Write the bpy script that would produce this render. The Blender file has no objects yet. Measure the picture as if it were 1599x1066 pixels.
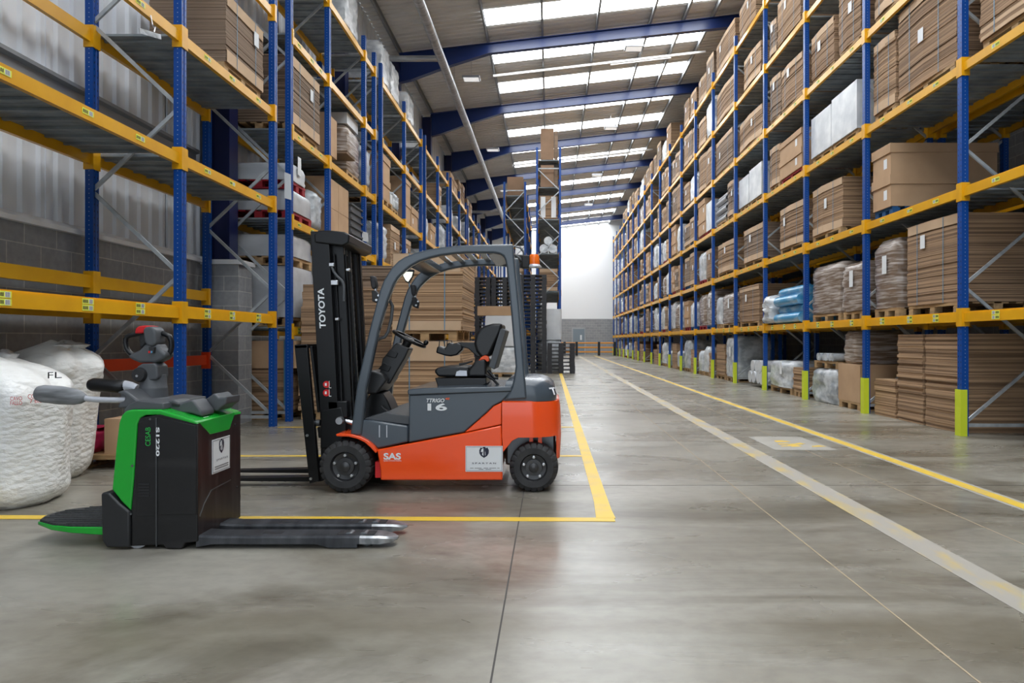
import bpy, math, random
from mathutils import Matrix, Vector
random.seed(7)
sc = bpy.context.scene
COL = sc.collection

# ------------------------------------------------------------------ camera, world, exposure
FPX, VX, VY, CH = 1066.0, 859.0, 531.0, 1.28     # focal length in px, vanishing point, camera height
cam_d = bpy.data.cameras.new('camera')
cam = bpy.data.objects.new('camera', cam_d)
COL.objects.link(cam)
cam.location = (0, 0, CH)
cam.rotation_euler = (math.radians(90), 0, 0)
cam_d.sensor_width = 36.0
cam_d.lens = FPX / 1599.0 * 36.0
cam_d.shift_x = -(VX - 799.5) / 1599.0
cam_d.shift_y = -(533 - VY) / 1599.0
cam_d.clip_end = 300
sc.camera = cam
sc.view_settings.view_transform = 'Standard'
sc.view_settings.look = 'None'
sc.view_settings.exposure = -0.70
sc.view_settings.gamma = 1.0
sc.view_settings.use_curve_mapping = False
ROOFLIGHT = 19.5
w = bpy.data.worlds.new('daylight')
sc.world = w
w.use_nodes = True
w.node_tree.nodes['Background'].inputs[0].default_value = (0.80, 0.90, 1.0, 1)
w.node_tree.nodes['Background'].inputs[1].default_value = 3.2
try:
    sc.cycles.max_bounces = 7
    sc.cycles.diffuse_bounces = 4
    sc.cycles.glossy_bounces = 3
    sc.cycles.transmission_bounces = 4
    sc.cycles.transparent_max_bounces = 6
    sc.cycles.caustics_reflective = False
    sc.cycles.caustics_refractive = False
    sc.cycles.sample_clamp_indirect = 8.0
except Exception:
    pass

def at(x, y, Y):                       # a point seen at pixel x, y at distance Y
    return ((x - VX) * Y / FPX, Y, CH - (y - VY) * Y / FPX)

# ------------------------------------------------------------------ materials
def mat(name, col, rough=0.5, metal=0.0, spec=0.5, emit=None, estr=0.0, coat=0.0):
    m = bpy.data.materials.new(name)
    m.use_nodes = True
    b = m.node_tree.nodes['Principled BSDF']
    b.inputs['Base Color'].default_value = (*col, 1)
    b.inputs['Roughness'].default_value = rough
    b.inputs['Metallic'].default_value = metal
    b.inputs['Specular IOR Level'].default_value = spec
    if coat:
        b.inputs['Coat Weight'].default_value = coat
        b.inputs['Coat Roughness'].default_value = 0.08
    if emit:
        b.inputs['Emission Color'].default_value = (*emit, 1)
        b.inputs['Emission Strength'].default_value = estr
    return m

def nd(m, t, **k):
    n = m.node_tree.nodes.new(t)
    for a, v in k.items():
        setattr(n, a, v)
    return n

def lk(m, a, b):
    m.node_tree.links.new(a, b)

def noise_mat(name, c1, c2, scale=(4, 4, 4), rough=0.5, metal=0.0, detail=4, lo=0.35, hi=0.65, bump=0.0, bdist=0.01, r2=None, coord='Object', spec=0.5):
    m = mat(name, c1, rough, metal, spec)
    b = m.node_tree.nodes['Principled BSDF']
    tc = nd(m, 'ShaderNodeTexCoord')
    mp = nd(m, 'ShaderNodeMapping')
    mp.inputs['Scale'].default_value = scale
    lk(m, tc.outputs[coord], mp.inputs[0])
    n = nd(m, 'ShaderNodeTexNoise')
    n.inputs['Scale'].default_value = 1.0
    n.inputs['Detail'].default_value = detail
    lk(m, mp.outputs[0], n.inputs['Vector'])
    r = nd(m, 'ShaderNodeValToRGB')
    r.color_ramp.elements[0].position = lo
    r.color_ramp.elements[0].color = (*c1, 1)
    r.color_ramp.elements[1].position = hi
    r.color_ramp.elements[1].color = (*c2, 1)
    lk(m, n.outputs[0], r.inputs[0])
    lk(m, r.outputs[0], b.inputs['Base Color'])
    if r2 is not None:
        mr = nd(m, 'ShaderNodeMapRange')
        mr.inputs[1].default_value = lo
        mr.inputs[2].default_value = hi
        mr.inputs[3].default_value = rough
        mr.inputs[4].default_value = r2
        lk(m, n.outputs[0], mr.inputs[0])
        lk(m, mr.outputs[0], b.inputs['Roughness'])
    if bump:
        bp = nd(m, 'ShaderNodeBump')
        bp.inputs['Strength'].default_value = bump
        bp.inputs['Distance'].default_value = bdist
        lk(m, n.outputs[0], bp.inputs['Height'])
        lk(m, bp.outputs[0], b.inputs['Normal'])
    return m

M = {}
M['blue'] = mat('rack_blue_paint', (0.006, 0.045, 0.28), 0.35)
M['yellow'] = noise_mat('beam_yellow_paint', (0.80, 0.41, 0.008), (0.72, 0.35, 0.006), (3, 3, 3), 0.30)
M['galv'] = noise_mat('galvanised_steel', (0.50, 0.53, 0.55), (0.38, 0.41, 0.43), (8, 8, 8), 0.42, 0.4)
M['deckgalv'] = noise_mat('shelf_deck_steel', (0.33, 0.37, 0.39), (0.20, 0.23, 0.25), (3, 3, 3), 0.5, 0.35)
M['guard'] = mat('post_guard_lime', (0.62, 0.72, 0.03), 0.45)
M['redbeam'] = mat('orange_red_beam', (0.85, 0.075, 0.012), 0.35)
M['sticker'] = mat('sticker_yellow', (0.80, 0.85, 0.10), 0.6)
M['white'] = mat('paper_white', (0.78, 0.80, 0.82), 0.7)
M['black'] = mat('print_black', (0.015, 0.015, 0.017), 0.6)
M['navy'] = mat('steel_navy', (0.006, 0.012, 0.075), 0.35)
M['rafter'] = mat('rafter_navy', (0.008, 0.028, 0.14), 0.28)
M['purlin'] = mat('purlin_galvanised', (0.30, 0.31, 0.32), 0.5, 0.4)
M['liner'] = noise_mat('roof_liner', (0.78, 0.76, 0.74), (0.68, 0.66, 0.64), (0.6, 2, 1), 0.55)
M['clad'] = noise_mat('wall_cladding', (0.82, 0.85, 0.90), (0.70, 0.74, 0.80), (0.5, 1.5, 0.25), 0.5)
M['whitewall'] = mat('white_end_wall', (0.92, 0.925, 0.93), 0.6)
M['rooflight'] = mat('rooflight_panel', (0.8, 0.85, 0.9), 0.5, emit=(0.93, 0.97, 1.0), estr=ROOFLIGHT)
M['highbay'] = mat('lamp_glass', (0.8, 0.8, 0.8), 0.4, emit=(1, 1, 1), estr=1.0)
M['duct'] = noise_mat('spiral_duct', (0.55, 0.56, 0.57), (0.30, 0.31, 0.32), (2, 26, 2), 0.35, 0.7, bump=0.4)
M['wood'] = noise_mat('pallet_wood', (0.52, 0.34, 0.17), (0.34, 0.21, 0.10), (3, 14, 20), 0.75)
M['redwood'] = mat('pallet_red_paint', (0.33, 0.012, 0.022), 0.6)
M['bluewood'] = mat('pallet_blue_paint', (0.01, 0.08, 0.22), 0.6)
M['blackpl'] = mat('black_plastic', (0.022, 0.022, 0.026), 0.42)
def layers(name, c1, c2, k):
    m = noise_mat(name, c1, c2, (0.22, 0.22, k), 0.85, detail=2, lo=0.38, hi=0.62, bump=0.35, bdist=0.006)
    return m
M['edge0'] = layers('cardboard_edges_brown', (0.16, 0.097, 0.058), (0.42, 0.27, 0.158), 70)
M['edge1'] = layers('cardboard_edges_tan', (0.23, 0.135, 0.072), (0.54, 0.35, 0.20), 55)
M['edge2'] = layers('cardboard_edges_grey', (0.14, 0.096, 0.066), (0.33, 0.235, 0.165), 80)
M['edge3'] = layers('cardboard_edges_wide', (0.20, 0.122, 0.07), (0.45, 0.29, 0.168), 34)
M['card'] = noise_mat('cardboard_plain', (0.53, 0.345, 0.205), (0.46, 0.295, 0.17), (2, 2, 2), 0.8)
M['card2'] = noise_mat('cardboard_pale', (0.62, 0.44, 0.29), (0.55, 0.385, 0.245), (2, 2, 2), 0.8)
M['strap'] = mat('strap_blue', (0.10, 0.27, 0.42), 0.4)
def wrapmat(name, c1, c2, k):
    m = noise_mat(name, c1, c2, (3.5, 3.5, k), 0.22, detail=6, lo=0.40, hi=0.64, bump=0.75, bdist=0.03)
    return m
M['wrapw'] = wrapmat('film_over_white', (0.50, 0.53, 0.56), (0.80, 0.82, 0.84), 6)
M['wrapg'] = wrapmat('film_over_grey', (0.34, 0.37, 0.40), (0.66, 0.69, 0.72), 5)
M['wrapb'] = noise_mat('film_over_brown', (0.20, 0.14, 0.10), (0.50, 0.44, 0.40), (2.2, 2.2, 30), 0.22, detail=5, lo=0.42, hi=0.66, bump=0.5, bdist=0.015)
M['wrapbl'] = wrapmat('film_over_blue', (0.10, 0.33, 0.52), (0.60, 0.68, 0.74), 5)
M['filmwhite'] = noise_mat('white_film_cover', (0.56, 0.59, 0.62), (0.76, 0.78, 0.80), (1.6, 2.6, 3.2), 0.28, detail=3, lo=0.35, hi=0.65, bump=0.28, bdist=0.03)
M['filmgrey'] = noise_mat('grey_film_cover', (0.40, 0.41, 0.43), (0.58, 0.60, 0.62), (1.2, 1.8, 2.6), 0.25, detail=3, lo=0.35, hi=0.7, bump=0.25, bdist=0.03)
M['whitecard'] = noise_mat('white_carton', (0.70, 0.72, 0.74), (0.60, 0.62, 0.65), (2, 2, 2), 0.45)
M['pipegrey'] = mat('grey_plastic_pipe', (0.42, 0.43, 0.45), 0.35)
M['paintyel'] = noise_mat('floor_paint_yellow', (0.78, 0.52, 0.05), (0.60, 0.44, 0.14), (3, 3, 3), 0.5, lo=0.45, hi=0.75)
M['paintold'] = noise_mat('floor_paint_worn', (0.40, 0.37, 0.325), (0.55, 0.41, 0.13), (7, 2.0, 3), 0.5, detail=9, lo=0.47, hi=0.66)
M['paintfade'] = noise_mat('floor_paint_faded', (0.42, 0.40, 0.36), (0.36, 0.34, 0.30), (3, 3, 3), 0.5)
M['joint'] = mat('floor_joint_filler', (0.07, 0.065, 0.06), 0.8)
M['jointpale'] = mat('floor_joint_pale', (0.42, 0.33, 0.22), 0.8)
# forklift and truck
M['orange'] = mat('forklift_orange', (0.96, 0.085, 0.006), 0.22, coat=0.4)
M['grey'] = mat('forklift_slate', (0.058, 0.075, 0.095), 0.26, coat=0.3)
M['greyflat'] = mat('slate_plastic', (0.075, 0.080, 0.088), 0.5)
M['mast'] = mat('mast_black_paint', (0.005, 0.005, 0.006), 0.33, spec=0.4)
M['seat'] = mat('seat_vinyl', (0.006, 0.006, 0.007), 0.38)
M['rim'] = mat('wheel_rim_black', (0.028, 0.028, 0.030), 0.32, spec=0.6)
M['dash'] = mat('dash_black_plastic', (0.018, 0.019, 0.021), 0.42)
M['card3'] = noise_mat('cardboard_dark', (0.30, 0.185, 0.115), (0.24, 0.15, 0.09), (2, 2, 2), 0.8)
M['bluefilm'] = noise_mat('blue_roll_film', (0.06, 0.30, 0.55), (0.35, 0.55, 0.68), (3, 2, 8), 0.2, lo=.45, hi=.75)
M['steel'] = mat('bright_steel', (0.62, 0.63, 0.65), 0.28, 0.9)
M['darksteel'] = mat('dark_steel', (0.16, 0.17, 0.18), 0.35, 0.8)
M['rubber'] = noise_mat('tyre_rubber', (0.020, 0.020, 0.022), (0.035, 0.035, 0.036), (12, 12, 12), 0.7)
M['beacon'] = mat('amber_lens', (0.95, 0.17, 0.01), 0.15)
M['red'] = mat('signal_red', (0.60, 0.012, 0.015), 0.35)
M['buckle'] = mat('buckle_orange', (0.85, 0.10, 0.02), 0.4)
M['mirror'] = mat('mirror_glass', (0.75, 0.70, 0.55), 0.08, 0.9)
M['green'] = mat('truck_green', (0.008, 0.38, 0.030), 0.25, coat=0.4)
M['greentext'] = mat('truck_green_text', (0.02, 0.45, 0.07), 0.5)
M['truckblack'] = noise_mat('truck_black_cover', (0.006, 0.006, 0.007), (0.020, 0.019, 0.020), (3, 3, 9), 0.42, lo=0.5, hi=0.75)
M['truckend'] = noise_mat('truck_scuffed_black', (0.014, 0.010, 0.010), (0.040, 0.033, 0.032), (6, 20, 2), 0.38, lo=0.45, hi=0.75)
M['silver'] = mat('silver_paint', (0.55, 0.57, 0.62), 0.3, 0.3)
M['gripgrey'] = noise_mat('worn_grip', (0.10, 0.105, 0.11), (0.30, 0.31, 0.33), (4, 4, 30), 0.6)
M['fork'] = noise_mat('worn_fork_steel', (0.035, 0.038, 0.045), (0.085, 0.09, 0.10), (14, 4, 4), 0.38, 0.5)
M['forktip'] = noise_mat('bare_fork_tip', (0.50, 0.51, 0.53), (0.20, 0.21, 0.22), (14, 9, 9), 0.3, 0.85)
M['orangetext'] = mat('orange_print', (0.85, 0.12, 0.03), 0.5)
M['emblem'] = mat('emblem_navy', (0.010, 0.012, 0.035), 0.5)
M['pink'] = mat('red_plastic_film', (0.55, 0.03, 0.10), 0.35)
M['doorgrey'] = mat('door_grey', (0.22, 0.27, 0.31), 0.45)
M['barrier'] = mat('barrier_orange', (0.75, 0.30, 0.03), 0.45)

# white bags: film over loose fill
m = noise_mat('bag_film', (0.88, 0.87, 0.84), (0.95, 0.95, 0.93), (9, 9, 9), 0.35, lo=0.3, hi=0.7)
b = m.node_tree.nodes['Principled BSDF']
tc = nd(m, 'ShaderNodeTexCoord'); mp = nd(m, 'ShaderNodeMapping'); mp.inputs['Scale'].default_value = (27, 27, 58)
lk(m, tc.outputs['Object'], mp.inputs[0])
v = nd(m, 'ShaderNodeTexVoronoi', feature='SMOOTH_F1'); v.inputs['Scale'].default_value = 1.0; v.inputs['Smoothness'].default_value = 0.3
n2 = nd(m, 'ShaderNodeTexNoise'); n2.inputs['Scale'].default_value = 1.5
lk(m, mp.outputs[0], n2.inputs['Vector'])
mx = nd(m, 'ShaderNodeMixRGB'); mx.inputs[0].default_value = 0.5
lk(m, mp.outputs[0], mx.inputs[1]); lk(m, n2.outputs['Color'], mx.inputs[2]); lk(m, mx.outputs[0], v.inputs['Vector'])
bp = nd(m, 'ShaderNodeBump'); bp.inputs['Strength'].default_value = 0.42; bp.inputs['Distance'].default_value = 0.022
bp.invert = True
lk(m, v.outputs['Distance'], bp.inputs['Height']); lk(m, bp.outputs[0], b.inputs['Normal'])
M['bag'] = m
M['bagfilm'] = noise_mat('clear_film_white', (0.80, 0.81, 0.81), (0.62, 0.63, 0.62), (6, 6, 6), 0.2, bump=0.6, bdist=0.03)

# concrete floor
m = mat('polished_concrete', (0.3, 0.3, 0.3), 0.3)
b = m.node_tree.nodes['Principled BSDF']
tc = nd(m, 'ShaderNodeTexCoord')
def nz(scale, detail, dist=0.0, rough=0.55):
    mp = nd(m, 'ShaderNodeMapping'); mp.inputs['Scale'].default_value = scale
    lk(m, tc.outputs['Object'], mp.inputs[0])
    n = nd(m, 'ShaderNodeTexNoise'); n.inputs['Scale'].default_value = 1; n.inputs['Detail'].default_value = detail
    n.inputs['Roughness'].default_value = rough; n.inputs['Distortion'].default_value = dist
    lk(m, mp.outputs[0], n.inputs['Vector'])
    return n.outputs[0]
def ramp(src, p0, c0, p1, c1):
    r = nd(m, 'ShaderNodeValToRGB')
    r.color_ramp.elements[0].position = p0; r.color_ramp.elements[0].color = (*c0, 1)
    r.color_ramp.elements[1].position = p1; r.color_ramp.elements[1].color = (*c1, 1)
    lk(m, src, r.inputs[0]); return r.outputs[0]
def mul(a, b_):
    x = nd(m, 'ShaderNodeMixRGB', blend_type='MULTIPLY'); x.inputs[0].default_value = 1
    lk(m, a, x.inputs[1]); lk(m, b_, x.inputs[2]); return x.outputs[0]
base = ramp(nz((0.35, 0.8, 1), 6, 1.2), 0.36, (0.238, 0.216, 0.176), 0.64, (0.325, 0.308, 0.268))
st = ramp(nz((0.34, 0.75, 1), 6, 1.8, 0.62), 0.34, (0.58, 0.56, 0.52), 0.52, (1, 1, 1))
sp = ramp(nz((9, 13, 1), 4), 0.30, (0.86, 0.85, 0.84), 0.60, (1.03, 1.03, 1.02))
# two broad worn stains in the concrete, and smaller ones
sxy = nd(m, 'ShaderNodeSeparateXYZ'); lk(m, tc.outputs['Object'], sxy.inputs[0])
def op(o_, a, v):
    n = nd(m, 'ShaderNodeMath', operation=o_)
    lk(m, a, n.inputs[0])
    if isinstance(v, (int, float)): n.inputs[1].default_value = v
    else: lk(m, v, n.inputs[1])
    return n.outputs[0]
wob = nz((1.3, 2.6, 1), 7, 1.0, 0.65)
def stain(cx_, cy_, rx, ry, dark):
    dx = op('POWER', op('MULTIPLY', op('SUBTRACT', sxy.outputs[0], cx_), 1 / rx), 2.0)
    dy = op('POWER', op('MULTIPLY', op('SUBTRACT', sxy.outputs[1], cy_), 1 / ry), 2.0)
    d = op('ADD', op('ADD', dx, dy), op('MULTIPLY', wob, 1.7))
    return ramp(op('MULTIPLY', d, 0.4), 0.36, dark, 0.84, (1, 1, 1))
col = mul(mul(base, st), sp)
for q in ((1.5, 5.15, 2.3, 0.36, (0.60, 0.58, 0.53)), (1.75, 2.95, 1.0, 0.30, (0.66, 0.63, 0.57)), (-0.9, 5.25, 1.1, 0.32, (0.66, 0.64, 0.60)), (-1.3, 3.0, 1.4, 0.30, (0.74, 0.72, 0.67)), (2.6, 6.9, 1.6, 0.5, (0.78, 0.76, 0.72))):
    col = mul(col, stain(*q))
lk(m, col, b.inputs['Base Color'])
mr = nd(m, 'ShaderNodeMapRange'); mr.inputs[1].default_value = 0.3; mr.inputs[2].default_value = 0.7
mr.inputs[3].default_value = 0.20; mr.inputs[4].default_value = 0.40
lk(m, nz((0.5, 1.4, 1), 5, 1.0), mr.inputs[0]); lk(m, mr.outputs[0], b.inputs['Roughness'])
M['floor'] = m

# concrete blockwork
def blockmat(name, c1, c2, mortar, axis):
    m = mat(name, c1, 0.85)
    b = m.node_tree.nodes['Principled BSDF']
    tc = nd(m, 'ShaderNodeTexCoord'); sx = nd(m, 'ShaderNodeSeparateXYZ'); cx = nd(m, 'ShaderNodeCombineXYZ')
    lk(m, tc.outputs['Object'], sx.inputs[0])
    if axis == 'XY':
        ad = nd(m, 'ShaderNodeMath', operation='ADD'); lk(m, sx.outputs[0], ad.inputs[0]); lk(m, sx.outputs[1], ad.inputs[1]); src = ad.outputs[0]
    else:
        src = sx.outputs[0 if axis == 'X' else 1]
    lk(m, src, cx.inputs[0]); lk(m, sx.outputs[2], cx.inputs[1])
    br = nd(m, 'ShaderNodeTexBrick')
    br.inputs['Color1'].default_value = (*c1, 1); br.inputs['Color2'].default_value = (*c2, 1); br.inputs['Mortar'].default_value = (*mortar, 1)
    br.inputs['Scale'].default_value = 1.0; br.inputs['Mortar Size'].default_value = 0.006
    br.inputs['Brick Width'].default_value = 0.45; br.inputs['Row Height'].default_value = 0.225
    lk(m, cx.outputs[0], br.inputs['Vector'])
    n = nd(m, 'ShaderNodeTexNoise'); n.inputs['Scale'].default_value = 14; n.inputs['Detail'].default_value = 5
    lk(m, tc.outputs['Object'], n.inputs['Vector'])
    r = nd(m, 'ShaderNodeValToRGB'); r.color_ramp.elements[0].color = (0.7, 0.7, 0.7, 1); r.color_ramp.elements[1].color = (1.15, 1.15, 1.15, 1)
    lk(m, n.outputs[0], r.inputs[0])
    x = nd(m, 'ShaderNodeMixRGB', blend_type='MULTIPLY'); x.inputs[0].default_value = 1
    lk(m, br.outputs['Color'], x.inputs[1]); lk(m, r.outputs[0], x.inputs[2]); lk(m, x.outputs[0], b.inputs['Base Color'])
    bp = nd(m, 'ShaderNodeBump'); bp.inputs['Strength'].default_value = 0.5; bp.inputs['Distance'].default_value = 0.01; bp.invert = True
    lk(m, br.outputs['Fac'], bp.inputs['Height']); lk(m, bp.outputs[0], b.inputs['Normal'])
    return m
M['blockY'] = blockmat('grey_blockwork', (0.31, 0.315, 0.325), (0.36, 0.365, 0.375), (0.58, 0.57, 0.54), 'XY')

# rack post: blue paint with punched slots on a 75 mm pitch
m = mat('rack_post_blue', (0.002, 0.058, 0.29), 0.35, spec=0.35)
b = m.node_tree.nodes['Principled BSDF']
tc = nd(m, 'ShaderNodeTexCoord'); sx = nd(m, 'ShaderNodeSeparateXYZ'); lk(m, tc.outputs['Object'], sx.inputs[0])
def mth(op, a, v=None):
    n = nd(m, 'ShaderNodeMath', operation=op)
    lk(m, a, n.inputs[0])
    if v is not None:
        if isinstance(v, (int, float)): n.inputs[1].default_value = v
        else: lk(m, v, n.inputs[1])
    return n.outputs[0]
zf = mth('LESS_THAN', mth('FRACT', mth('MULTIPLY', sx.outputs[2], 1 / 0.075)), 0.30)
yf = mth('LESS_THAN', mth('ABSOLUTE', mth('SUBTRACT', mth('ABSOLUTE', sx.outputs[1]), 0.026)), 0.006)
xf = mth('LESS_THAN', mth('ABSOLUTE', sx.outputs[0]), 0.005)
zs = mth('LESS_THAN', mth('FRACT', mth('MULTIPLY', sx.outputs[2], 1 / 0.05)), 0.16)
f1 = mth('MULTIPLY', zf, yf); f2 = mth('MULTIPLY', zs, xf)
mx = nd(m, 'ShaderNodeMixRGB'); mx.inputs[1].default_value = (0.002, 0.058, 0.29, 1); mx.inputs[2].default_value = (0.003, 0.008, 0.03, 1)
lk(m, f1, mx.inputs[0])
mx2 = nd(m, 'ShaderNodeMixRGB'); mx2.inputs[2].default_value = (0.35, 0.40, 0.50, 1)
lk(m, mx.outputs[0], mx2.inputs[1]); lk(m, f2, mx2.inputs[0]); lk(m, mx2.outputs[0], b.inputs['Base Color'])
M['post'] = m

# ------------------------------------------------------------------ mesh builder
class MB:
    def __init__(s):
        s.v = []; s.f = []; s.mi = []; s.cur = 0
    def add(s, vs, fs):
        o = len(s.v)
        s.v.extend([tuple(p) for p in vs])
        for f in fs:
            s.f.append([i + o for i in f]); s.mi.append(s.cur)
        return s
    def box(s, x0, x1, y0, y1, z0, z1):
        return s.add([(x0, y0, z0), (x1, y0, z0), (x1, y1, z0), (x0, y1, z0), (x0, y0, z1), (x1, y0, z1), (x1, y1, z1), (x0, y1, z1)],
                     [(0, 3, 2, 1), (4, 5, 6, 7), (0, 1, 5, 4), (1, 2, 6, 5), (2, 3, 7, 6), (3, 0, 4, 7)])
    def rings(s, rs, cap=True, closed=False):
        n = len(rs[0]); vs = [p for r in rs for p in r]; fs = []
        for i in range(len(rs) - 1 + (1 if closed else 0)):
            a = i * n; b = ((i + 1) % len(rs)) * n
            for j in range(n):
                k = (j + 1) % n
                fs.append((a + j, a + k, b + k, b + j))
        if cap and not closed:
            fs.append(tuple(range(n - 1, -1, -1))); fs.append(tuple((len(rs) - 1) * n + j for j in range(n)))
        return s.add(vs, fs)
    def prism(s, pts, a0, a1, axis='y'):          # outline pts extruded along an axis
        def put(p, a):
            return (p[0], a, p[1]) if axis == 'y' else ((a, p[0], p[1]) if axis == 'x' else (p[0], p[1], a))
        return s.rings([[put(p, a0) for p in pts], [put(p, a1) for p in pts]])
    def bar(s, p, q, w, h=None, up=(0, 0, 1)):
        h = h or w; p = Vector(p); q = Vector(q); d = (q - p).normalized(); u = Vector(up)
        if abs(d.dot(u)) > 0.98: u = Vector((0, 1, 0))
        r = d.cross(u).normalized(); u = r.cross(d)
        c = [(-w / 2, -h / 2), (w / 2, -h / 2), (w / 2, h / 2), (-w / 2, h / 2)]
        return s.rings([[p + r * a + u * b for a, b in c], [q + r * a + u * b for a, b in c]])
    def tube(s, path, r, n=10, closed=False):
        P = [Vector(p) for p in path]; N = len(P); rs = []
        rad = r if isinstance(r, (list, tuple)) else [r] * N
        up = None
        for i in range(N):
            if closed: t = (P[(i + 1) % N] - P[i - 1]).normalized()
            else: t = (P[min(i + 1, N - 1)] - P[max(i - 1, 0)]).normalized()
            if up is None:
                up = Vector((0, 0, 1)) if abs(t.z) < 0.9 else Vector((0, 1, 0))
            a = t.cross(up).normalized(); up = a.cross(t).normalized()
            rs.append([P[i] + (a * math.cos(2 * math.pi * k / n) + up * math.sin(2 * math.pi * k / n)) * rad[i] for k in range(n)])
        return s.rings(rs, closed=closed)
    def lathe(s, prof, c, axis='y', n=32, cap=True, mod=None):   # prof: (radius, offset along the axis)
        rs = []
        for pi_, (r, t) in enumerate(prof):
            ring = []
            for k in range(n):
                a = 2 * math.pi * k / n
                rr = r if mod is None else r + mod(pi_, k)
                u, v_ = rr * math.cos(a), rr * math.sin(a)
                ring.append((c[0] + u, c[1] + t, c[2] + v_) if axis == 'y' else ((c[0] + t, c[1] + u, c[2] + v_) if axis == 'x' else (c[0] + u, c[1] + v_, c[2] + t)))
            rs.append(ring)
        return s.rings(rs, cap)
    def build(s, name, m, parent=None, loc=None, smooth=None, bevel=0, seg=2, label=None):
        me = bpy.data.meshes.new(name)
        me.from_pydata(s.v, [], s.f)
        ms = m if isinstance(m, (list, tuple)) else [m]
        for x in ms: me.materials.append(M[x] if isinstance(x, str) else x)
        if len(ms) > 1:
            for p, i in zip(me.polygons, s.mi): p.material_index = i
        import bmesh
        bm = bmesh.new(); bm.from_mesh(me); bmesh.ops.recalc_face_normals(bm, faces=bm.faces); bm.to_mesh(me); bm.free()
        if smooth:
            for p in me.polygons: p.use_smooth = True
            me.set_sharp_from_angle(angle=math.radians(smooth))
        o = bpy.data.objects.new(name, me); COL.objects.link(o)
        adopt(o, parent)
        if loc: o.location = loc
        if bevel:
            bv = o.modifiers.new('soft_edge', 'BEVEL'); bv.width = bevel; bv.segments = seg; bv.limit_method = 'ANGLE'; bv.angle_limit = math.radians(35)
            bv.harden_normals = False
            for p in me.polygons: p.use_smooth = True
            me.set_sharp_from_angle(angle=math.radians(50))
        if label: o['label'] = label
        return o

ORIG = {}
def adopt(o, parent):                  # parts are modelled in place; the root only marks the base
    if parent is not None:
        o.parent = parent
        if parent.name in ORIG: o.matrix_parent_inverse = Matrix.Translation(-Vector(ORIG[parent.name]))

def thing(name, label, cat, loc=(0, 0, 0), group=None):
    o = bpy.data.objects.new(name, None); COL.objects.link(o)
    o.empty_display_size = 0.1
    o.location = loc; ORIG[o.name] = loc
    return tag(o, label, cat, group)

def tag(o, label=None, cat=None, group=None, kind=None):
    if label:
        o['label'] = label
        if len(label.split()) > 16: print('LONG', len(label.split()), label)
    if cat: o['category'] = cat
    if group: o['group'] = group
    if kind: o['kind'] = kind
    return o

def struct(mb, name, m, **k):
    return tag(mb.build(name, m, **k), kind='structure')

def copy_tree(o, delta=(0, 0, 0)):
    c = o.copy(); COL.objects.link(c); c.location = Vector(o.location) + Vector(delta)
    for ch in list(o.children):
        d = ch.copy(); COL.objects.link(d); d.parent = c
        for g in ch.children:
            e = g.copy(); COL.objects.link(e); e.parent = d
    return c

def text(s, name, m, parent, fit, plane, frame='front', rot=0, bold=0.012, shear=0.0):
    """Lettering fitted in a box: fit=(u0,u1,z0,z1); front: facing -Y at y=plane; end: facing +X at x=plane (u is y)."""
    cu = bpy.data.curves.new(name, 'FONT'); cu.body = s; cu.size = 1; cu.offset = bold; cu.extrude = 0.0; cu.shear = shear
    t = bpy.data.objects.new(name + '_tmp', cu); COL.objects.link(t)
    bpy.context.view_layer.update()
    me = bpy.data.meshes.new_from_object(t.evaluated_get(bpy.context.evaluated_depsgraph_get()))
    bpy.data.objects.remove(t); bpy.data.curves.remove(cu)
    pts = [(v.co.x, v.co.y) for v in me.vertices]
    if rot == 90: pts = [(-y, x) for x, y in pts]
    if rot == -90: pts = [(y, -x) for x, y in pts]
    ax, bx = min(p[0] for p in pts), max(p[0] for p in pts); ay, by = min(p[1] for p in pts), max(p[1] for p in pts)
    u0, u1, z0, z1 = fit
    for v, (x, y) in zip(me.vertices, pts):
        u = u0 + (x - ax) / (bx - ax) * (u1 - u0); z = z0 + (y - ay) / (by - ay) * (z1 - z0)
        v.co = (u, plane, z) if frame == 'front' else (plane, u, z)
    me.materials.clear(); me.materials.append(M[m]); me.name = name
    o = bpy.data.objects.new(name, me); COL.objects.link(o); adopt(o, parent)
    return o

ORD = ['zeroth', 'first', 'second', 'third', 'fourth', 'fifth', 'sixth', 'seventh', 'eighth', 'ninth', 'tenth', 'eleventh', 'twelfth', 'thirteenth',
       'fourteenth', 'fifteenth', 'sixteenth', 'seventeenth', 'eighteenth', 'nineteenth', 'twentieth']

# ------------------------------------------------------------------ the building
XL, XR, Y0, Y1 = -5.28, 9.3, -8.0, 61.5
def zroof(x): return 11.15 + 0.115 * x
RAFTERS = [10.4 + 5.85 * k for k in range(-3, 9)]
struct(MB().box(XL - 0.3, XR + 0.2, Y0, Y1 + 0.2, -0.12, 0), 'floor', 'floor')
struct(MB().box(XL - 0.25, XL, Y0, Y1, 0, 2.45), 'wall_left', 'blockY')

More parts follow.
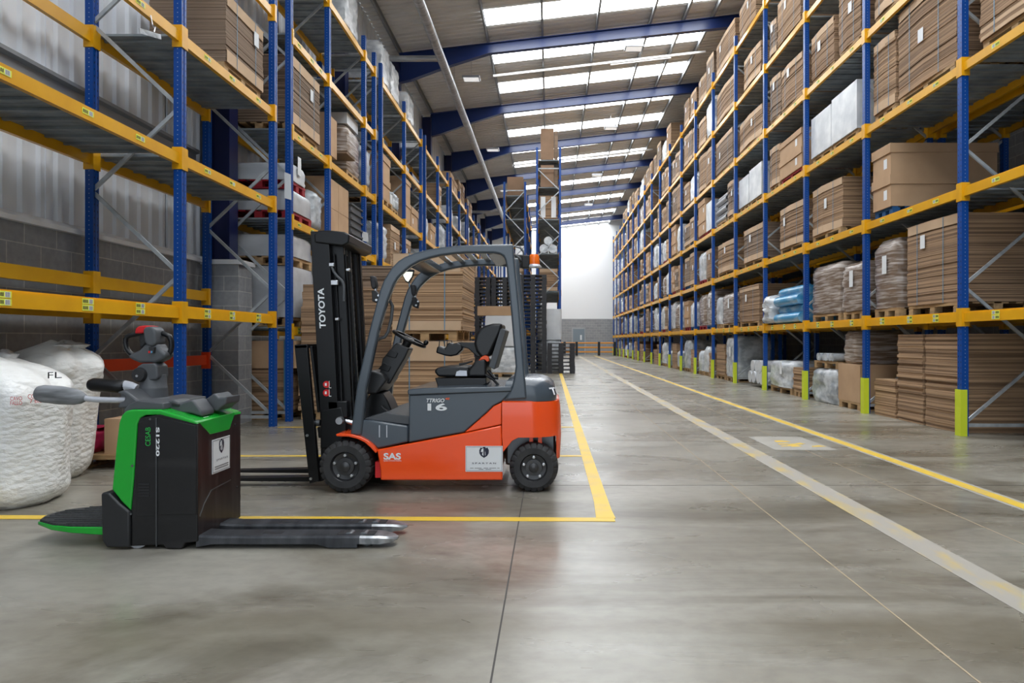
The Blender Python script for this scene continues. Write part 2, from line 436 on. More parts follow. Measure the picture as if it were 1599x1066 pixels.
def ribbed(y0, y1, z0, z1, x, d=0.035, pitch=0.25):
    mb = MB(); pr = []
    y = y0
    while y < y1 - 1e-6:
        for f, dx in ((0, 0), (0.55, 0), (0.65, d), (0.9, d)):
            pr.append((min(y + f * pitch, y1), x + dx))
        y += pitch
    n = len(pr)
    vs = [(a[1], a[0], z0) for a in pr] + [(a[1], a[0], z1) for a in pr]
    mb.add(vs, [(i, i + 1, n + i + 1, n + i) for i in range(n - 1)])
    return mb
struct(ribbed(Y0, Y1, 2.5, 10.75, XL - 0.1), 'wall_left_cladding', 'clad')
mb = MB()
mb.prism([(XL - 0.1, 2.45), (XL + 0.07, 2.45), (XL + 0.07, 2.50), (XL - 0.04, 2.56), (XL - 0.1, 2.56)], Y0, Y1)
struct(mb, 'trim_1', 'whitewall')
struct(MB().prism([(XL - 0.06, 3.86), (XL + 0.05, 3.86), (XL + 0.05, 3.90), (XL - 0.01, 3.92), (XL - 0.01, 4.05), (XL + 0.05, 4.07), (XL + 0.05, 4.11), (XL - 0.06, 4.11)], Y0, 10.2), 'trim_2', M['purlin'])
for y in (4.6, 7.25, 9.55):
    struct(MB().box(XL - 0.08, XL - 0.052, y - 0.03, y + 0.03, 2.5, 10.6), 'trim_3', M['clad'])
for y in RAFTERS:
    if y < 0 or y > 60: continue
    struct(MB().box(XL, -4.72, y - 0.06, y + 0.40, 0, 2.43), 'pier', 'blockY')
    struct(MB().box(XL - 0.02, -4.68, y - 0.10, y + 0.44, 2.43, 2.50), 'pier_cap', 'whitewall')
    c = MB()
    c.box(-4.90, -4.875, y - 0.02, y + 0.26, 2.5, zroof(-4.9) - 0.1)
    c.box(-5.26, -5.235, y - 0.02, y + 0.26, 2.5, zroof(-5.2) - 0.1)
    c.box(-5.24, -4.89, y + 0.11, y + 0.13, 2.5, zroof(-5.2) - 0.1)
    struct(c, 'column', 'navy')
# end wall: blockwork below, white lining above
struct(MB().box(XL - 0.2, XR + 0.2, Y1, Y1 + 0.2, 0, 3.2), 'wall_back', 'blockY')
struct(MB().box(XL - 0.2, XR + 0.2, Y1 + 0.02, Y1 + 0.2, 3.2, 13), 'wall_back_lining', 'whitewall')
struct(MB().box(XR, XR + 0.2, Y0, Y1, 0, 12.6), 'wall_right', 'blockY')
struct(MB().box(3.2, XR + 0.2, Y0 - 0.2, Y0, 0, 12.6), 'light_blocking_wall', 'blockY')  # unseen wall, added to keep open-end daylight off the long rack's loads
# roof lining with ribs down the slope
def roof():
    mb = MB(); pr = []; y = Y0
    while y < Y1 + 0.2:
        for f, dz in ((0, 0), (0.12, 0.0), (0.14, 0.03), (0.22, 0.03), (0.24, 0.0)):
            pr.append((y + f, dz))
        y += 0.25
    n = len(pr); xa, xb = XL - 0.2, XR + 0.2
    vs = [(xa, p[0], zroof(xa) + 0.2 + p[1]) for p in pr] + [(xb, p[0], zroof(xb) + 0.2 + p[1]) for p in pr]
    mb.add(vs, [(i, i + 1, n + i + 1, n + i) for i in range(n - 1)])
    return mb
struct(roof(), 'ceiling', 'liner')
# rooflights: two strips of translucent sheet in every bay
wn = 0
for y in RAFTERS:
    for o in (1.7, 4.6 if y < 55 else 3.4):  # strips past the last rafter are added to brighten the end wall
        yc = y + o
        if yc > 61: continue
        wn += 1
        xa, xb = -2.0, 5.25
        mb = MB()
        mb.add([(xa, yc - 0.5, zroof(xa) + 0.192), (xb, yc - 0.5, zroof(xb) + 0.192), (xb, yc + 0.5, zroof(xb) + 0.192), (xa, yc + 0.5, zroof(xa) + 0.192),
                (xa, yc - 0.5, zroof(xa) + 0.199), (xb, yc - 0.5, zroof(xb) + 0.199), (xb, yc + 0.5, zroof(xb) + 0.199), (xa, yc + 0.5, zroof(xa) + 0.199)],
               [(0, 1, 2, 3), (4, 5, 6, 7), (0, 1, 5, 4), (1, 2, 6, 5), (2, 3, 7, 6), (3, 0, 4, 7)])
        struct(mb, 'window_%d' % wn, 'rooflight')
for x in (-4.9, -3.6, -2.02, -0.25, 1.5, 3.25, 4.35, 5.3, 7.0, 8.6):
    mb = MB()
    z = zroof(x)
    mb.prism([(x - 0.03, z), (x + 0.035, z), (x + 0.035, z + 0.02), (x - 0.015, z + 0.02), (x - 0.015, z + 0.17), (x + 0.035, z + 0.17), (x + 0.035, z + 0.19), (x - 0.03, z + 0.19)], Y0, Y1)
    struct(mb, 'purlin', 'purlin')
for y in RAFTERS:
    mb = MB()
    xs = [-4.9, -4.5, -3.4, -2.1, -2.0, 2.0, XR]
    dp = [0.95, 0.90, 0.62, 0.36, 0.34, 0.36, 0.40]
    tp = [(x, zroof(x)) for x in xs]; bt = [(x, zroof(x) - d) for x, d in zip(xs, dp)]
    out = tp + bt[::-1]
    mb.prism(out, y + 0.10, y + 0.14)
    for a, b_ in zip(tp[:-1], tp[1:]):
        mb.bar((a[0], y + 0.12, a[1] - 0.012), (b_[0], y + 0.12, b_[1] - 0.012), 0.2, 0.02)
    for a, b_ in zip(bt[:-1], bt[1:]):
        mb.bar((a[0], y + 0.12, a[1] + 0.012), (b_[0], y + 0.12, b_[1] + 0.012), 0.2, 0.02)
    struct(mb, 'rafter', 'rafter')
# window/door of the end wall
struct(MB().box(1.95, 3.2, Y1 - 0.05, Y1, 0, 2.42).box(1.95, 2.05, Y1 - 0.09, Y1 - 0.05, 0, 2.42).box(3.1, 3.2, Y1 - 0.09, Y1 - 0.05, 0, 2.42).box(1.95, 3.2, Y1 - 0.09, Y1 - 0.05, 2.3, 2.42), 'door_1_frame', M['pipegrey'])
d1 = struct(MB().box(2.06, 3.09, Y1 - 0.085, Y1 - 0.051, 0.01, 2.29), 'door_1', 'doorgrey')
MB().box(2.95, 3.03, Y1 - 0.12, Y1 - 0.085, 1.0, 1.08).build('door_handle', 'steel', d1)
MB().box(2.70, 2.86, Y1 - 0.09, Y1 - 0.085, 1.30, 1.75).build('door_notice', 'white', d1)

# painted floor lines and joints
def line(pts, name, m, z=0.003, kind='structure'):
    mb = MB(); mb.prism(pts, 0.0008, z, 'z')
    return tag(mb.build(name, m), kind=kind)
def ystripe(x, wd, y0, y1, m, z=0.003): return line([(x - wd / 2, y0), (x + wd / 2, y0), (x + wd / 2, y1), (x - wd / 2, y1)], 'floor_line', m, z)
ystripe(3.645, 0.19, 2.0, 56.5, 'paintfade', 0.002)
ystripe(3.645, 0.115, 2.0, 56.5, 'paintyel')
ystripe(2.315, 0.21, 1.5, 54.0, 'paintold')
ystripe(0.405, 0.115, 4.93, 42.0, 'paintyel')
line([(-5.2, 4.905), (0.46, 4.815), (0.46, 4.915), (-5.2, 5.005)], 'floor_line', 'paintyel', 0.0035)
line([(0.33, 4.9), (0.47, 4.9), (0.455, 5.35), (0.345, 5.35)], 'floor_line', 'paintyel', 0.0042)
for yy in (7.55, 10.05):
    line([(-4.0, yy - 0.045), (0.36, yy - 0.045), (0.36, yy + 0.045), (-4.0, yy + 0.045)], 'floor_line', 'paintyel', 0.0025)
line([(2.62, 7.95), (3.35, 7.95), (3.30, 9.05), (2.62, 9.05)], 'floor_patch', 'paintfade', 0.0022)
mb = MB()
for k in range(9):
    a = random.uniform(2.75, 3.15); b_ = random.uniform(8.15, 8.8)
    mb.prism([(a, b_), (a + random.uniform(.08, .2), b_ + .03), (a + random.uniform(.1, .2), b_ + .12), (a + .02, b_ + random.uniform(.05, .13))], 0.001, 0.003 + k * 0.0001, 'z')
tag(mb.build('floor_paint_remnant', 'paintyel'), kind='structure')
ystripe(-0.222, 0.008, 0.5, 61, 'joint', 0.0015)
ystripe(1.606, 0.009, 0.5, 61, 'jointpale', 0.0015)
ystripe(2.97, 0.009, 0.5, 61, 'jointpale', 0.0015)
for yy in (6.02, 12.0, 18.0, 24.0, 30.0):
    line([(XL, yy), (5.4, yy), (5.4, yy + 0.006), (XL, yy + 0.006)], 'floor_joint', 'joint', 0.0014)

# services under the roof
t = thing('ventilation_duct', 'long round galvanised duct hung beneath the roof over the shorter racks', 'duct', (-3.0, 30, 9.3))
mb = MB(); mb.tube([(-3.12, 6, 9.35), (-3.12, 60.5, 9.35)], 0.125, 16); mb.build('main_pipe', 'duct', t, smooth=60)
for yy in (19.6, 43.0):
    mb = MB(); mb.tube([(-3.12, yy, 9.35), (-3.3, yy, 9.36), (-5.2, yy, 9.36)], 0.085, 12); mb.build('branch_pipe', 'duct', t, smooth=60)
mb = MB()
for yy in RAFTERS:
    if 6 < yy < 60: mb.box(-3.125, -3.115, yy + 0.115, yy + 0.125, 9.45, zroof(-3.12) - 0.3)
mb.build('hanger', 'purlin', t)
for i, (yy, xa, xb) in enumerate(((24.6, -2.05, 5.6), (37.2, -2.05, 5.6))):
    o = MB().bar((xa, yy, zroof(xa) - 0.12), (xb, yy, zroof(xb) - 0.12), 0.07).bar((xb - 3.4, yy + .25, zroof(xb - 3.4) - 0.10), (xb - 1.2, yy + .25, zroof(xb - 1.2) - 0.10), 0.05)
    o = o.build('conduit_tray', 'whitewall')
    tag(o, ('white conduit crossing beneath the second row of rooflights' if i == 0 else 'white conduit crossing the roof just before the third blue rafter'), 'conduit')
for i, (x, yy) in enumerate(((-2.72, 23.6), (2.77, 22.6), (-2.72, 32.4), (2.77, 31.1), (2.75, 40.0), (-2.72, 41.2), (2.75, 48.7))):
    z = zroof(x) - 0.55
    side = 'over the duct side' if x < 0 else 'over the main aisle'
    k = ORD[[1, 1, 2, 2, 3, 3, 4][i]]
    t = thing('high_bay_lamp', 'square flat LED high bay lamp %s, %s along from the camera' % (side, k), 'lamp', (x, yy, z), 'high bay lamps under the roof')
    MB().box(x - 0.3, x + 0.3, yy - 0.22, yy + 0.22, z, z + 0.07).build('housing', 'silver', t, bevel=0.01)
    MB().box(x - 0.26, x + 0.26, yy - 0.18, yy + 0.18, z - 0.006, z).build('diffuser', 'highbay', t)
    MB().box(x - 0.01, x + 0.01, yy - 0.01, yy + 0.01, z + 0.07, zroof(x) + 0.1).build('hanger', 'steel', t)

# barrier in front of the end wall
t = thing('safety_barrier', 'low orange railed safety barrier with black posts before the end wall', 'barrier', (3.5, 56.6, 0))
for x in (1.2, 2.2, 4.05, 5.35):
    MB().box(x - 0.1, x + 0.1, 56.5, 56.7, 0, 1.15).build('post', 'black', t, bevel=0.02)
for x0, x1 in ((-0.6, 2.2), (2.2, 4.05), (4.05, 5.35)):
    for z in (0.25, 0.62, 0.99):
        MB().box(x0, x1, 56.56, 56.64, z, z + 0.12).build('rail', 'barrier', t, bevel=0.02)

# ------------------------------------------------------------------ racks
def post_mesh(h):
    mb = MB()
    w_, d_ = 0.05, 0.045
    mb.prism([(-d_, -w_ + .012), (-d_, -w_), (d_, -w_), (d_, -w_ + .012), (d_, -.016), (d_ - .012, -.010), (d_ - .012, .010), (d_, .016), (d_, w_), (-d_, w_)][0:10], 0, h, 'z')
    return mb
_cache = {}
def shared(key, mk, name, m, parent, loc, **k):
    """One mesh per key, a new object each time."""
    if key not in _cache:
        o = mk().build(name, m, parent, loc, **k); _cache[key] = o.data
        return o
    o = bpy.data.objects.new(name, _cache[key]); COL.objects.link(o); adopt(o, parent); o.location = loc
    return o

def beam_mb(L, h=0.14, s=1):
    mb = MB()
    mb.prism([(-0.025, -h), (0.025, -h), (0.025, 0), (0.025 - 0.012, 0), (0.012, -0.022), (-0.025, -0.022)] if s < 0 else
             [(0.025, -h), (-0.025, -h), (-0.025, 0), (-0.012, 0), (-0.012, -0.022), (0.025, -0.022)], 0.05, L - 0.05)
    mb.box(-0.056, 0.056, 0.0, 0.062, -0.20, 0.045); mb.box(-0.056, 0.056, L - 0.062, L, -0.20, 0.045)
    return mb
def deck_mb(L, D, n):
    mb = MB(); st = (L - 0.12) / n
    for i in range(n):
        y = 0.06 + i * st
        mb.box(0.03, D - 0.03, y, y + st - 0.015, -0.030, -0.004)
        mb.box(0.03, D - 0.03, y + st * 0.38, y + st * 0.5, -0.055, -0.030)
    mb.box(0.02, 0.03, 0.06, L - 0.06, -0.030, 0.0); mb.box(D - 0.03, D - 0.02, 0.06, L - 0.06, -0.03, 0.0)
    return mb
def brace_mb(xf, xr, H, z0=0.55):
    mb = MB(); z = 0.15; k = 0
    mb.bar((xf, 0, 0.14), (xr, 0, 0.14), 0.03, 0.045)
    while z + 0.95 < H:
        a, b_ = (xf, xr) if k % 2 == 0 else (xr, xf)
        mb.bar((a, 0, z), (b_, 0, z + 0.93), 0.028, 0.04)
        z += 0.93; k += 1
    mb.bar((xf, 0, z), (xr, 0, z), 0.03, 0.04)
    return mb
def sticker_mb(sx, double):
    mb = MB()
    for j in range(2 if double else 1):
        z = 0.058 * j
        mb.cur = 0; mb.box(-0.001, 0.001, 0, 0.15, z, z + 0.052)
        mb.cur = 1; mb.box(-0.002, 0.002, 0.085, 0.135, z + 0.006, z + 0.046)
        mb.cur = 2
        for q in range(4): mb.box(-0.0022, 0.0022, 0.010 + q * 0.017, 0.020 + q * 0.017, z + 0.012, z + 0.040)
        for q in range(5): mb.box(-0.0026, 0.0026, 0.090 + q * 0.009, 0.0935 + q * 0.009, z + 0.008, z + 0.044)
    return mb

def rack(label, xf, xr, ys, levels, H, s, group=None, guards=False, stick=0, rear=True, nparts=100, skip=(), zbrace=0.55, bracks=True):
    """xf/xr: aisle and wall side post lines; s: +1 when the aisle is on the +X side; levels[i]: beam tops in bay i."""
    t = thing('pallet_rack', label, 'pallet rack', ((xf + xr) / 2, (ys[0] + ys[-1]) / 2, 0), group)
    for y in ys:
        shared(('post', H), lambda: post_mesh(H), 'upright_post', 'post', t, (xf, y, 0))
        shared(('post', H), lambda: post_mesh(H), 'upright_post', 'post', t, (xr, y, 0))
        if bracks: shared(('brace', round(abs(xr - xf), 2), H, s), lambda: brace_mb(0, xr - xf, H, zbrace), 'frame_bracing', 'galv', t, (xf, y, 0))
        if guards:
            g = shared('guard', lambda: MB().prism([(-0.07, -0.065), (0.02, -0.065), (0.02, -0.055), (-0.055, -0.055), (-0.055, 0.055), (0.02, 0.055), (0.02, 0.065), (-0.07, 0.065)], 0.0, 0.62, 'z'), 'post_guard', 'guard', t, (xf, y, 0))
    nb = nd_ = 0; rest = MB(); restd = MB()
    for i in range(len(ys) - 1):
        L = ys[i + 1] - ys[i]; D = abs(xr - xf)
        for li, z in enumerate(levels[i]):
            far_ = nb >= nparts
            if not far_:
                b_ = shared(('beam', round(L, 2), s), lambda: beam_mb(L, s=s), 'beam', 'yellow', t, (xf, ys[i], z)); nb += 1
                if i < stick and li < 4:
                    for q, fy in enumerate((0.16, 0.44, 0.72)):
                        st = shared(('sticker', li == 0), lambda: sticker_mb(s, li == 0), 'location_label', ['sticker', 'white', 'black'], b_, (s * 0.0275, L * fy + 0.08 * ((i + q) % 2), -0.125 if li == 0 else -0.10))
                        st.matrix_parent_inverse = Matrix.Identity(4)
            else:
                q = beam_mb(L, s=s); rest.add([(p[0] + xf, p[1] + ys[i], p[2] + z) for p in q.v], q.f)
            if rear:
                if nparts >= 100 and len(ys) > 12:
                    q = beam_mb(L, s=-s); rest.add([(p[0] + xr, p[1] + ys[i], p[2] + z) for p in q.v], q.f)
                else:
                    shared(('beam', round(L, 2), -s), lambda: beam_mb(L, s=-s), 'beam', 'yellow', t, (xr, ys[i], z))
            if (i, li) in skip: continue
            xa = min(xf, xr)
            if nd_ < 100:
                shared(('deck', round(L, 2), round(D, 2)), lambda: deck_mb(L, D, max(3, round(L / 0.27))), 'shelf_deck', 'deckgalv', t, (xa, ys[i], z - 0.0)); nd_ += 1
            else:
                restd.box(xa + 0.03, xa + D - 0.03, ys[i] + 0.06, ys[i + 1] - 0.06, z - 0.03, z - 0.004)
    if rest.v: rest.build('beam', 'yellow', t)['kind'] = 'stuff'
    if restd.v: restd.build('shelf_deck', 'deckgalv', t)['kind'] = 'stuff'
    return t

RXF, RXR = 5.54, 6.64
RY = [9.16 + 2.805 * (k - 1) for k in range(0, 20)]           # frames of the long rack
RLEV = [1.665, 3.34, 5.01, 6.67, 8.33, 9.99]
rack('long tall pallet rack with lime post guards, full of cardboard, along the aisle', RXF, RXR, RY, [RLEV] * 19, 10.35, -1, guards=True, stick=6)
rack('second blue rack standing back to back behind the long tall rack', 6.86, 7.96, RY[:8], [RLEV[:4]] * 7, 8.0, -1, rear=True)
LXF, LXR = -4.12, -5.1
LA = [1.665, 3.37, 4.72, 6.2]
rack('near empty pallet rack over the white bags, against the blockwork', LXF, LXR, [4.55, 7.6, 10.15], [LA, LA], 8.0, 1, stick=2, skip=((0, 2), (0, 3), (1, 3)))
LB = [1.5, 3.23, 4.65, 6.16, 7.63]
BLOCKS = [[10.78, 12.65, 15.1, 15.98], [16.6, 19.25, 21.75], [22.4, 25.0, 27.4], [28.25, 30.9, 33.4], [34.1, 36.75, 39.25], [39.95, 42.6, 45.1], [45.8, 48.4, 51.0], [51.7, 54.3, 56.9]]
for i, ys in enumerate(BLOCKS):
    rack('blue and yellow rack by the duct, %s block past the near empty rack' % ORD[i + 1], LXF, LXR, ys, [LB] * (len(ys) - 1), 8.0, 1, stick=1 if i == 0 else 0)
# extra rear beams of the near rack
nr = [o for o in bpy.data.objects if o.get('label', '').startswith('near empty')][0]
for (ya, yb) in ((4.55, 7.6), (7.6, 10.15)):
    shared(('beam', round(yb - ya, 2), -1), None, 'beam', 'yellow', nr, (LXR, ya, 2.0))
    o = beam_mb(yb - ya, s=-1).build('low_beam', 'redbeam', nr, (LXR, ya, 1.06), label='orange red beam low at the wall side')

# racks standing end-on in the middle of the hall
CY = [28.8, 31.5, 34.2, 36.9]
rack('tall rack in mid hall seen end-on, its posts reaching above its neighbour', 0.42, -0.55, CY, [[1.7, 3.35, 4.95, 6.4, 7.75, 8.9]] * 3, 9.4, 1)
rack('lower rack in mid hall seen end-on, beside the taller one', -1.05, -1.93, CY, [[1.7, 3.3, 4.9, 6.4, 7.4]] * 3, 7.95, 1)

# ------------------------------------------------------------------ goods
rnd = random.Random(21)
def frame_of(face, f, a0):
    """Local (across u, depth v, height z) to world for a load whose front is at f and whose near edge is at a0."""
    if face == '-x': return lambda u, v, z: (f + v, a0 + u, z)
    if face == '+x': return lambda u, v, z: (f - v, a0 + u, z)
    return lambda u, v, z: (a0 + u, f + v, z)

def strip(mb, F, poly, z0, z1, off, th=0.004):      # a band that follows the front of a load
    a = [F(u, v - off, 0)[:2] for u, v in poly]; b_ = [F(u, v - off + th, 0)[:2] for u, v in poly]
    return mb.prism(a + b_[::-1], z0, z1, 'z')

def flats(label, face, f, a0, wd, dp, z0, z1, tone='edge0', n=14, jit=0.008, bend=0.0, top=True, base=True, straps=2, note=True, lean=0.0, group=None, name='cardboard_stack', toph=0.13, baseh=0.15):
    """A bound stack of flat cardboard: sheets, pale top and base boards, bands, paper note."""
    F = frame_of(face, f, a0)
    c = F(wd / 2, dp / 2, z0)
    t = thing(name, label, 'cardboard', c, group)
    ym = rnd.uniform(0.42, 0.6) * wd
    def poly(j): return [(0 + j[0], bend + j[1]), (ym, j[1]), (wd + j[2], bend * 0.5 + j[1]), (wd + j[2], dp + j[3]), (j[0], dp + j[3])]
    rs = []
    zs = [z0 + (z1 - z0) * i / n for i in range(n + 1)]
    for i in range(n):
        j = [rnd.uniform(-jit, jit) for _ in range(4)]
        if rnd.random() < 0.12: j[1] -= jit; j[0] -= jit
        ln = lean * (i / n - 0.5)
        for z in (zs[i] + 0.001, zs[i + 1] - 0.001):
            rs.append([F(u + ln, v, z) for u, v in poly(j)])
    MB().rings(rs).build('sheets', tone, t)
    fr = [(0.0, bend), (ym, 0), (wd, bend * 0.5)]
    if top:
        mb = MB(); strip(mb, F, [(0.02, bend), (ym, 0), (wd * 0.97, bend * .5)], z1 - toph, z1 + 0.004, jit + 0.006)
        mb.prism([F(u, v, 0)[:2] for u, v in poly([-0.004, -jit - .006, 0.004, 0.004])], z1 - 0.0005, z1 + 0.007, 'z')
        mb.build('top_board', 'card2', t)
    if base:
        mb = MB(); strip(mb, F, [(0.01, bend), (ym, 0), (wd * 0.98, bend * .5)], z0, z0 + baseh, jit + 0.006); mb.build('base_board', 'card2', t)
    for k in range(straps):
        u = wd * (0.25 + 0.5 * k / max(1, straps - 1))
        v0 = bend * (1 - u / ym) if u < ym else bend * 0.5 * (u - ym) / (wd - ym)
        mb = MB()
        A = [F(u - .006, v0 - jit - .012, z0)[:2], F(u + .006, v0 - jit - .012, z0)[:2], F(u + .006, v0 - jit - .010, z0)[:2], F(u - .006, v0 - jit - .010, z0)[:2]]
        mb.prism(A, z0 + 0.001, z1 + 0.008, 'z')
        B = [F(u - .006, v0 - jit - .012, z0)[:2], F(u + .006, v0 - jit - .012, z0)[:2], F(u + .006, dp, z0)[:2], F(u - .006, dp, z0)[:2]]
        mb.prism(B, z1 + 0.007, z1 + 0.009, 'z')
        mb.build('strap', 'strap', t)
    if note:
        u = wd * rnd.uniform(0.3, 0.7); zz = z0 + (z1 - z0) * rnd.uniform(0.4, 0.7)
        mb = MB(); mb.cur = 0
        strip(mb, F, [(u, (bend * (1 - u / ym) if u < ym else 0)), (u + 0.13, (bend * (1 - u / ym) if u < ym else 0) + rnd.uniform(-.01, .004))], zz, zz + 0.2, jit + 0.016, 0.002)
        mb.build('paper_note', 'white', t)
    return t

def carton(label, face, f, a0, wd, dp, z0, z1, m='card', lid=0.3, note=True, group=None, cat='carton'):
    F = frame_of(face, f, a0); c = F(wd / 2, dp / 2, z0)
    t = thing('carton', label, cat, c, group)
    def bx(u0, u1, v0, v1, za, zb):
        p, q = F(u0, v0, za), F(u1, v1, zb)
        return MB().box(min(p[0], q[0]), max(p[0], q[0]), min(p[1], q[1]), max(p[1], q[1]), za, zb)
    h = z1 - z0
    bx(0, wd, 0, dp, z0, z1 - 0.004).build('box_body', m, t)
    if lid:
        bx(-.018, wd + .018, -.020, dp + .012, z1 - lid * h, z1).build('lid', m, t)
    else:
        bx(0.0, wd, dp * .48, dp * .52, z1 - 0.004, z1 - 0.001).build('tape', 'card2', t)
    if note:
        mb = MB(); strip(mb, F, [(wd * .2, 0), (wd * .2 + .11, 0)], z0 + h * .25, z0 + h * .25 + min(.16, h * .4), 0.004, 0.002); mb.build('paper_note', 'white', t)
    return t

def wrapped(label, face, f, a0, wd, dp, z0, z1, m='wrapw', n=12, jit=0.02, taper=0.04, note=False, group=None, name='wrapped_pallet_load', lump=0.0):
    """Goods under stretch film: a soft-cornered, slightly irregular body."""
    F = frame_of(face, f, a0); c = F(wd / 2, dp / 2, z0)
    t = thing(name, label, 'wrapped load', c, group)
    rs = []; np_ = 24; r = 0.07; seed = [rnd.uniform(0, 6.28) for _ in range(8)]
    for i in range(n + 1):
        q = i / n; z = z0 + (z1 - z0) * q
        ins = taper * (max(0, q - 0.82) / 0.18) ** 2 * 2 + taper * 0.4 * (max(0, 0.1 - q) / 0.1)
        ring = []
        for k in range(np_):
            side, w_ = divmod(k, np_ // 4); w_ = w_ / (np_ // 4)
            cx_ = [(w_, 0), (1, w_), (1 - w_, 1), (0, 1 - w_)][side]
            u = ins + cx_[0] * (wd - 2 * ins); v = ins + cx_[1] * (dp - 2 * ins)
            if w_ == 0:
                u += (r * 0.35 if cx_[0] == 0 else -r * 0.35); v += (r * 0.35 if cx_[1] == 0 else -r * 0.35)
            ln = lump * math.sin(seed[0] + 9 * q) * math.cos(seed[1] + k)
            u += rnd.uniform(-jit, jit) + ln; v += rnd.uniform(-jit, jit) + ln
            ring.append(F(u, v, max(z0 + .001, z + rnd.uniform(-jit, jit) * 0.5)))
        rs.append(ring)
    MB().rings(rs).build('film_wrap', m, t, smooth=70)
    if note:
        mb = MB(); strip(mb, F, [(wd * .35, 0), (wd * .35 + .15, 0)], z0 + (z1 - z0) * .5, z0 + (z1 - z0) * .5 + .3, jit + 0.012, 0.002); mb.build('paper_note', 'white', t)
    return t

def rolls(label, face, f, a0, wd, dp, z0, z1, m='pipegrey', r=0.07, name='pipe_bundle', cat='pipes', hollow=True, part='pipe', film=None, group=None, limit=40):
    F = frame_of(face, f, a0); t = thing(name, label, cat, F(wd / 2, dp / 2, z0), group)
    nz_ = max(1, int((z1 - z0) / (1.8 * r))); k = 0
    for i in range(nz_):
        u = r + (r if i % 2 else 0)
        while u <= wd - r + 1e-6 and k < limit:
            p, q = F(u, rnd.uniform(-.02, .03), z0 + r + i * 1.75 * r), F(u, dp, z0 + r + i * 1.75 * r)
            mb = MB()
            if hollow:
                ax = 'x' if face != '-y' else 'y'
                L = abs(q[0] - p[0]) if ax == 'x' else abs(q[1] - p[1])
                st = (min(p[0], q[0]), p[1], p[2]) if ax == 'x' else (p[0], min(p[1], q[1]), p[2])
                sg = 1 if face != '+x' else -1
                o0, o1 = (0, L) if sg > 0 else (L, 0)
                mb.lathe([(r * .86, o0 + sg * .25), (r * .86, o0), (r * .98, o0), (r * .98, o1)], st, ax, 14)
            else: mb.tube([p, q], r * .97, 14)
            mb.build(part, m, t, smooth=50); u += 2 * r; k += 1
    if film:
        mb = MB(); rs = []
        for v in (dp * .3, dp * .6):
            pass
    return t

def pallet_mb(wu, dv):
    """Local: u 0..wu, v 0..dv, entry side at v=0."""
    mb = MB(); h = 0.144
    for u in (0.0, wu / 2 - .06, wu - .12):
        mb.box(u, u + .12, 0, dv, 0, 0.022)
        for v in (0.0, dv / 2 - .06, dv - .13): mb.box(u, u + .12, v + .004, v + .126, 0.020, 0.102)
    for v in (0.0, dv / 2 - .06, dv - .13): mb.box(0, wu, v, v + .13, 0.100, 0.122)
    nn = 6
    for i in range(nn):
        v = i * (dv - .1) / (nn - 1); mb.box(0, wu, v, v + .1, 0.1215, h)
    return mb
def pallet(label, face, f, a0, wu, dv, z, m='wood', group=None):
    key = ('pallet', round(wu, 1), round(dv, 1), m)
    ku, kv = round(wu, 1), round(dv, 1)
    o = shared(key, lambda: pallet_mb(ku, kv), 'wooden_pallet', m, None, (0, 0, 0))
    if face == '-y': o.location = (a0, f, z)
    elif face == '-x': o.rotation_euler = (0, 0, math.radians(-90)); o.location = (f, a0 + ku, z)
    else: o.rotation_euler = (0, 0, math.radians(90)); o.location = (f, a0, z)
    return tag(o, label, 'pallet', group)

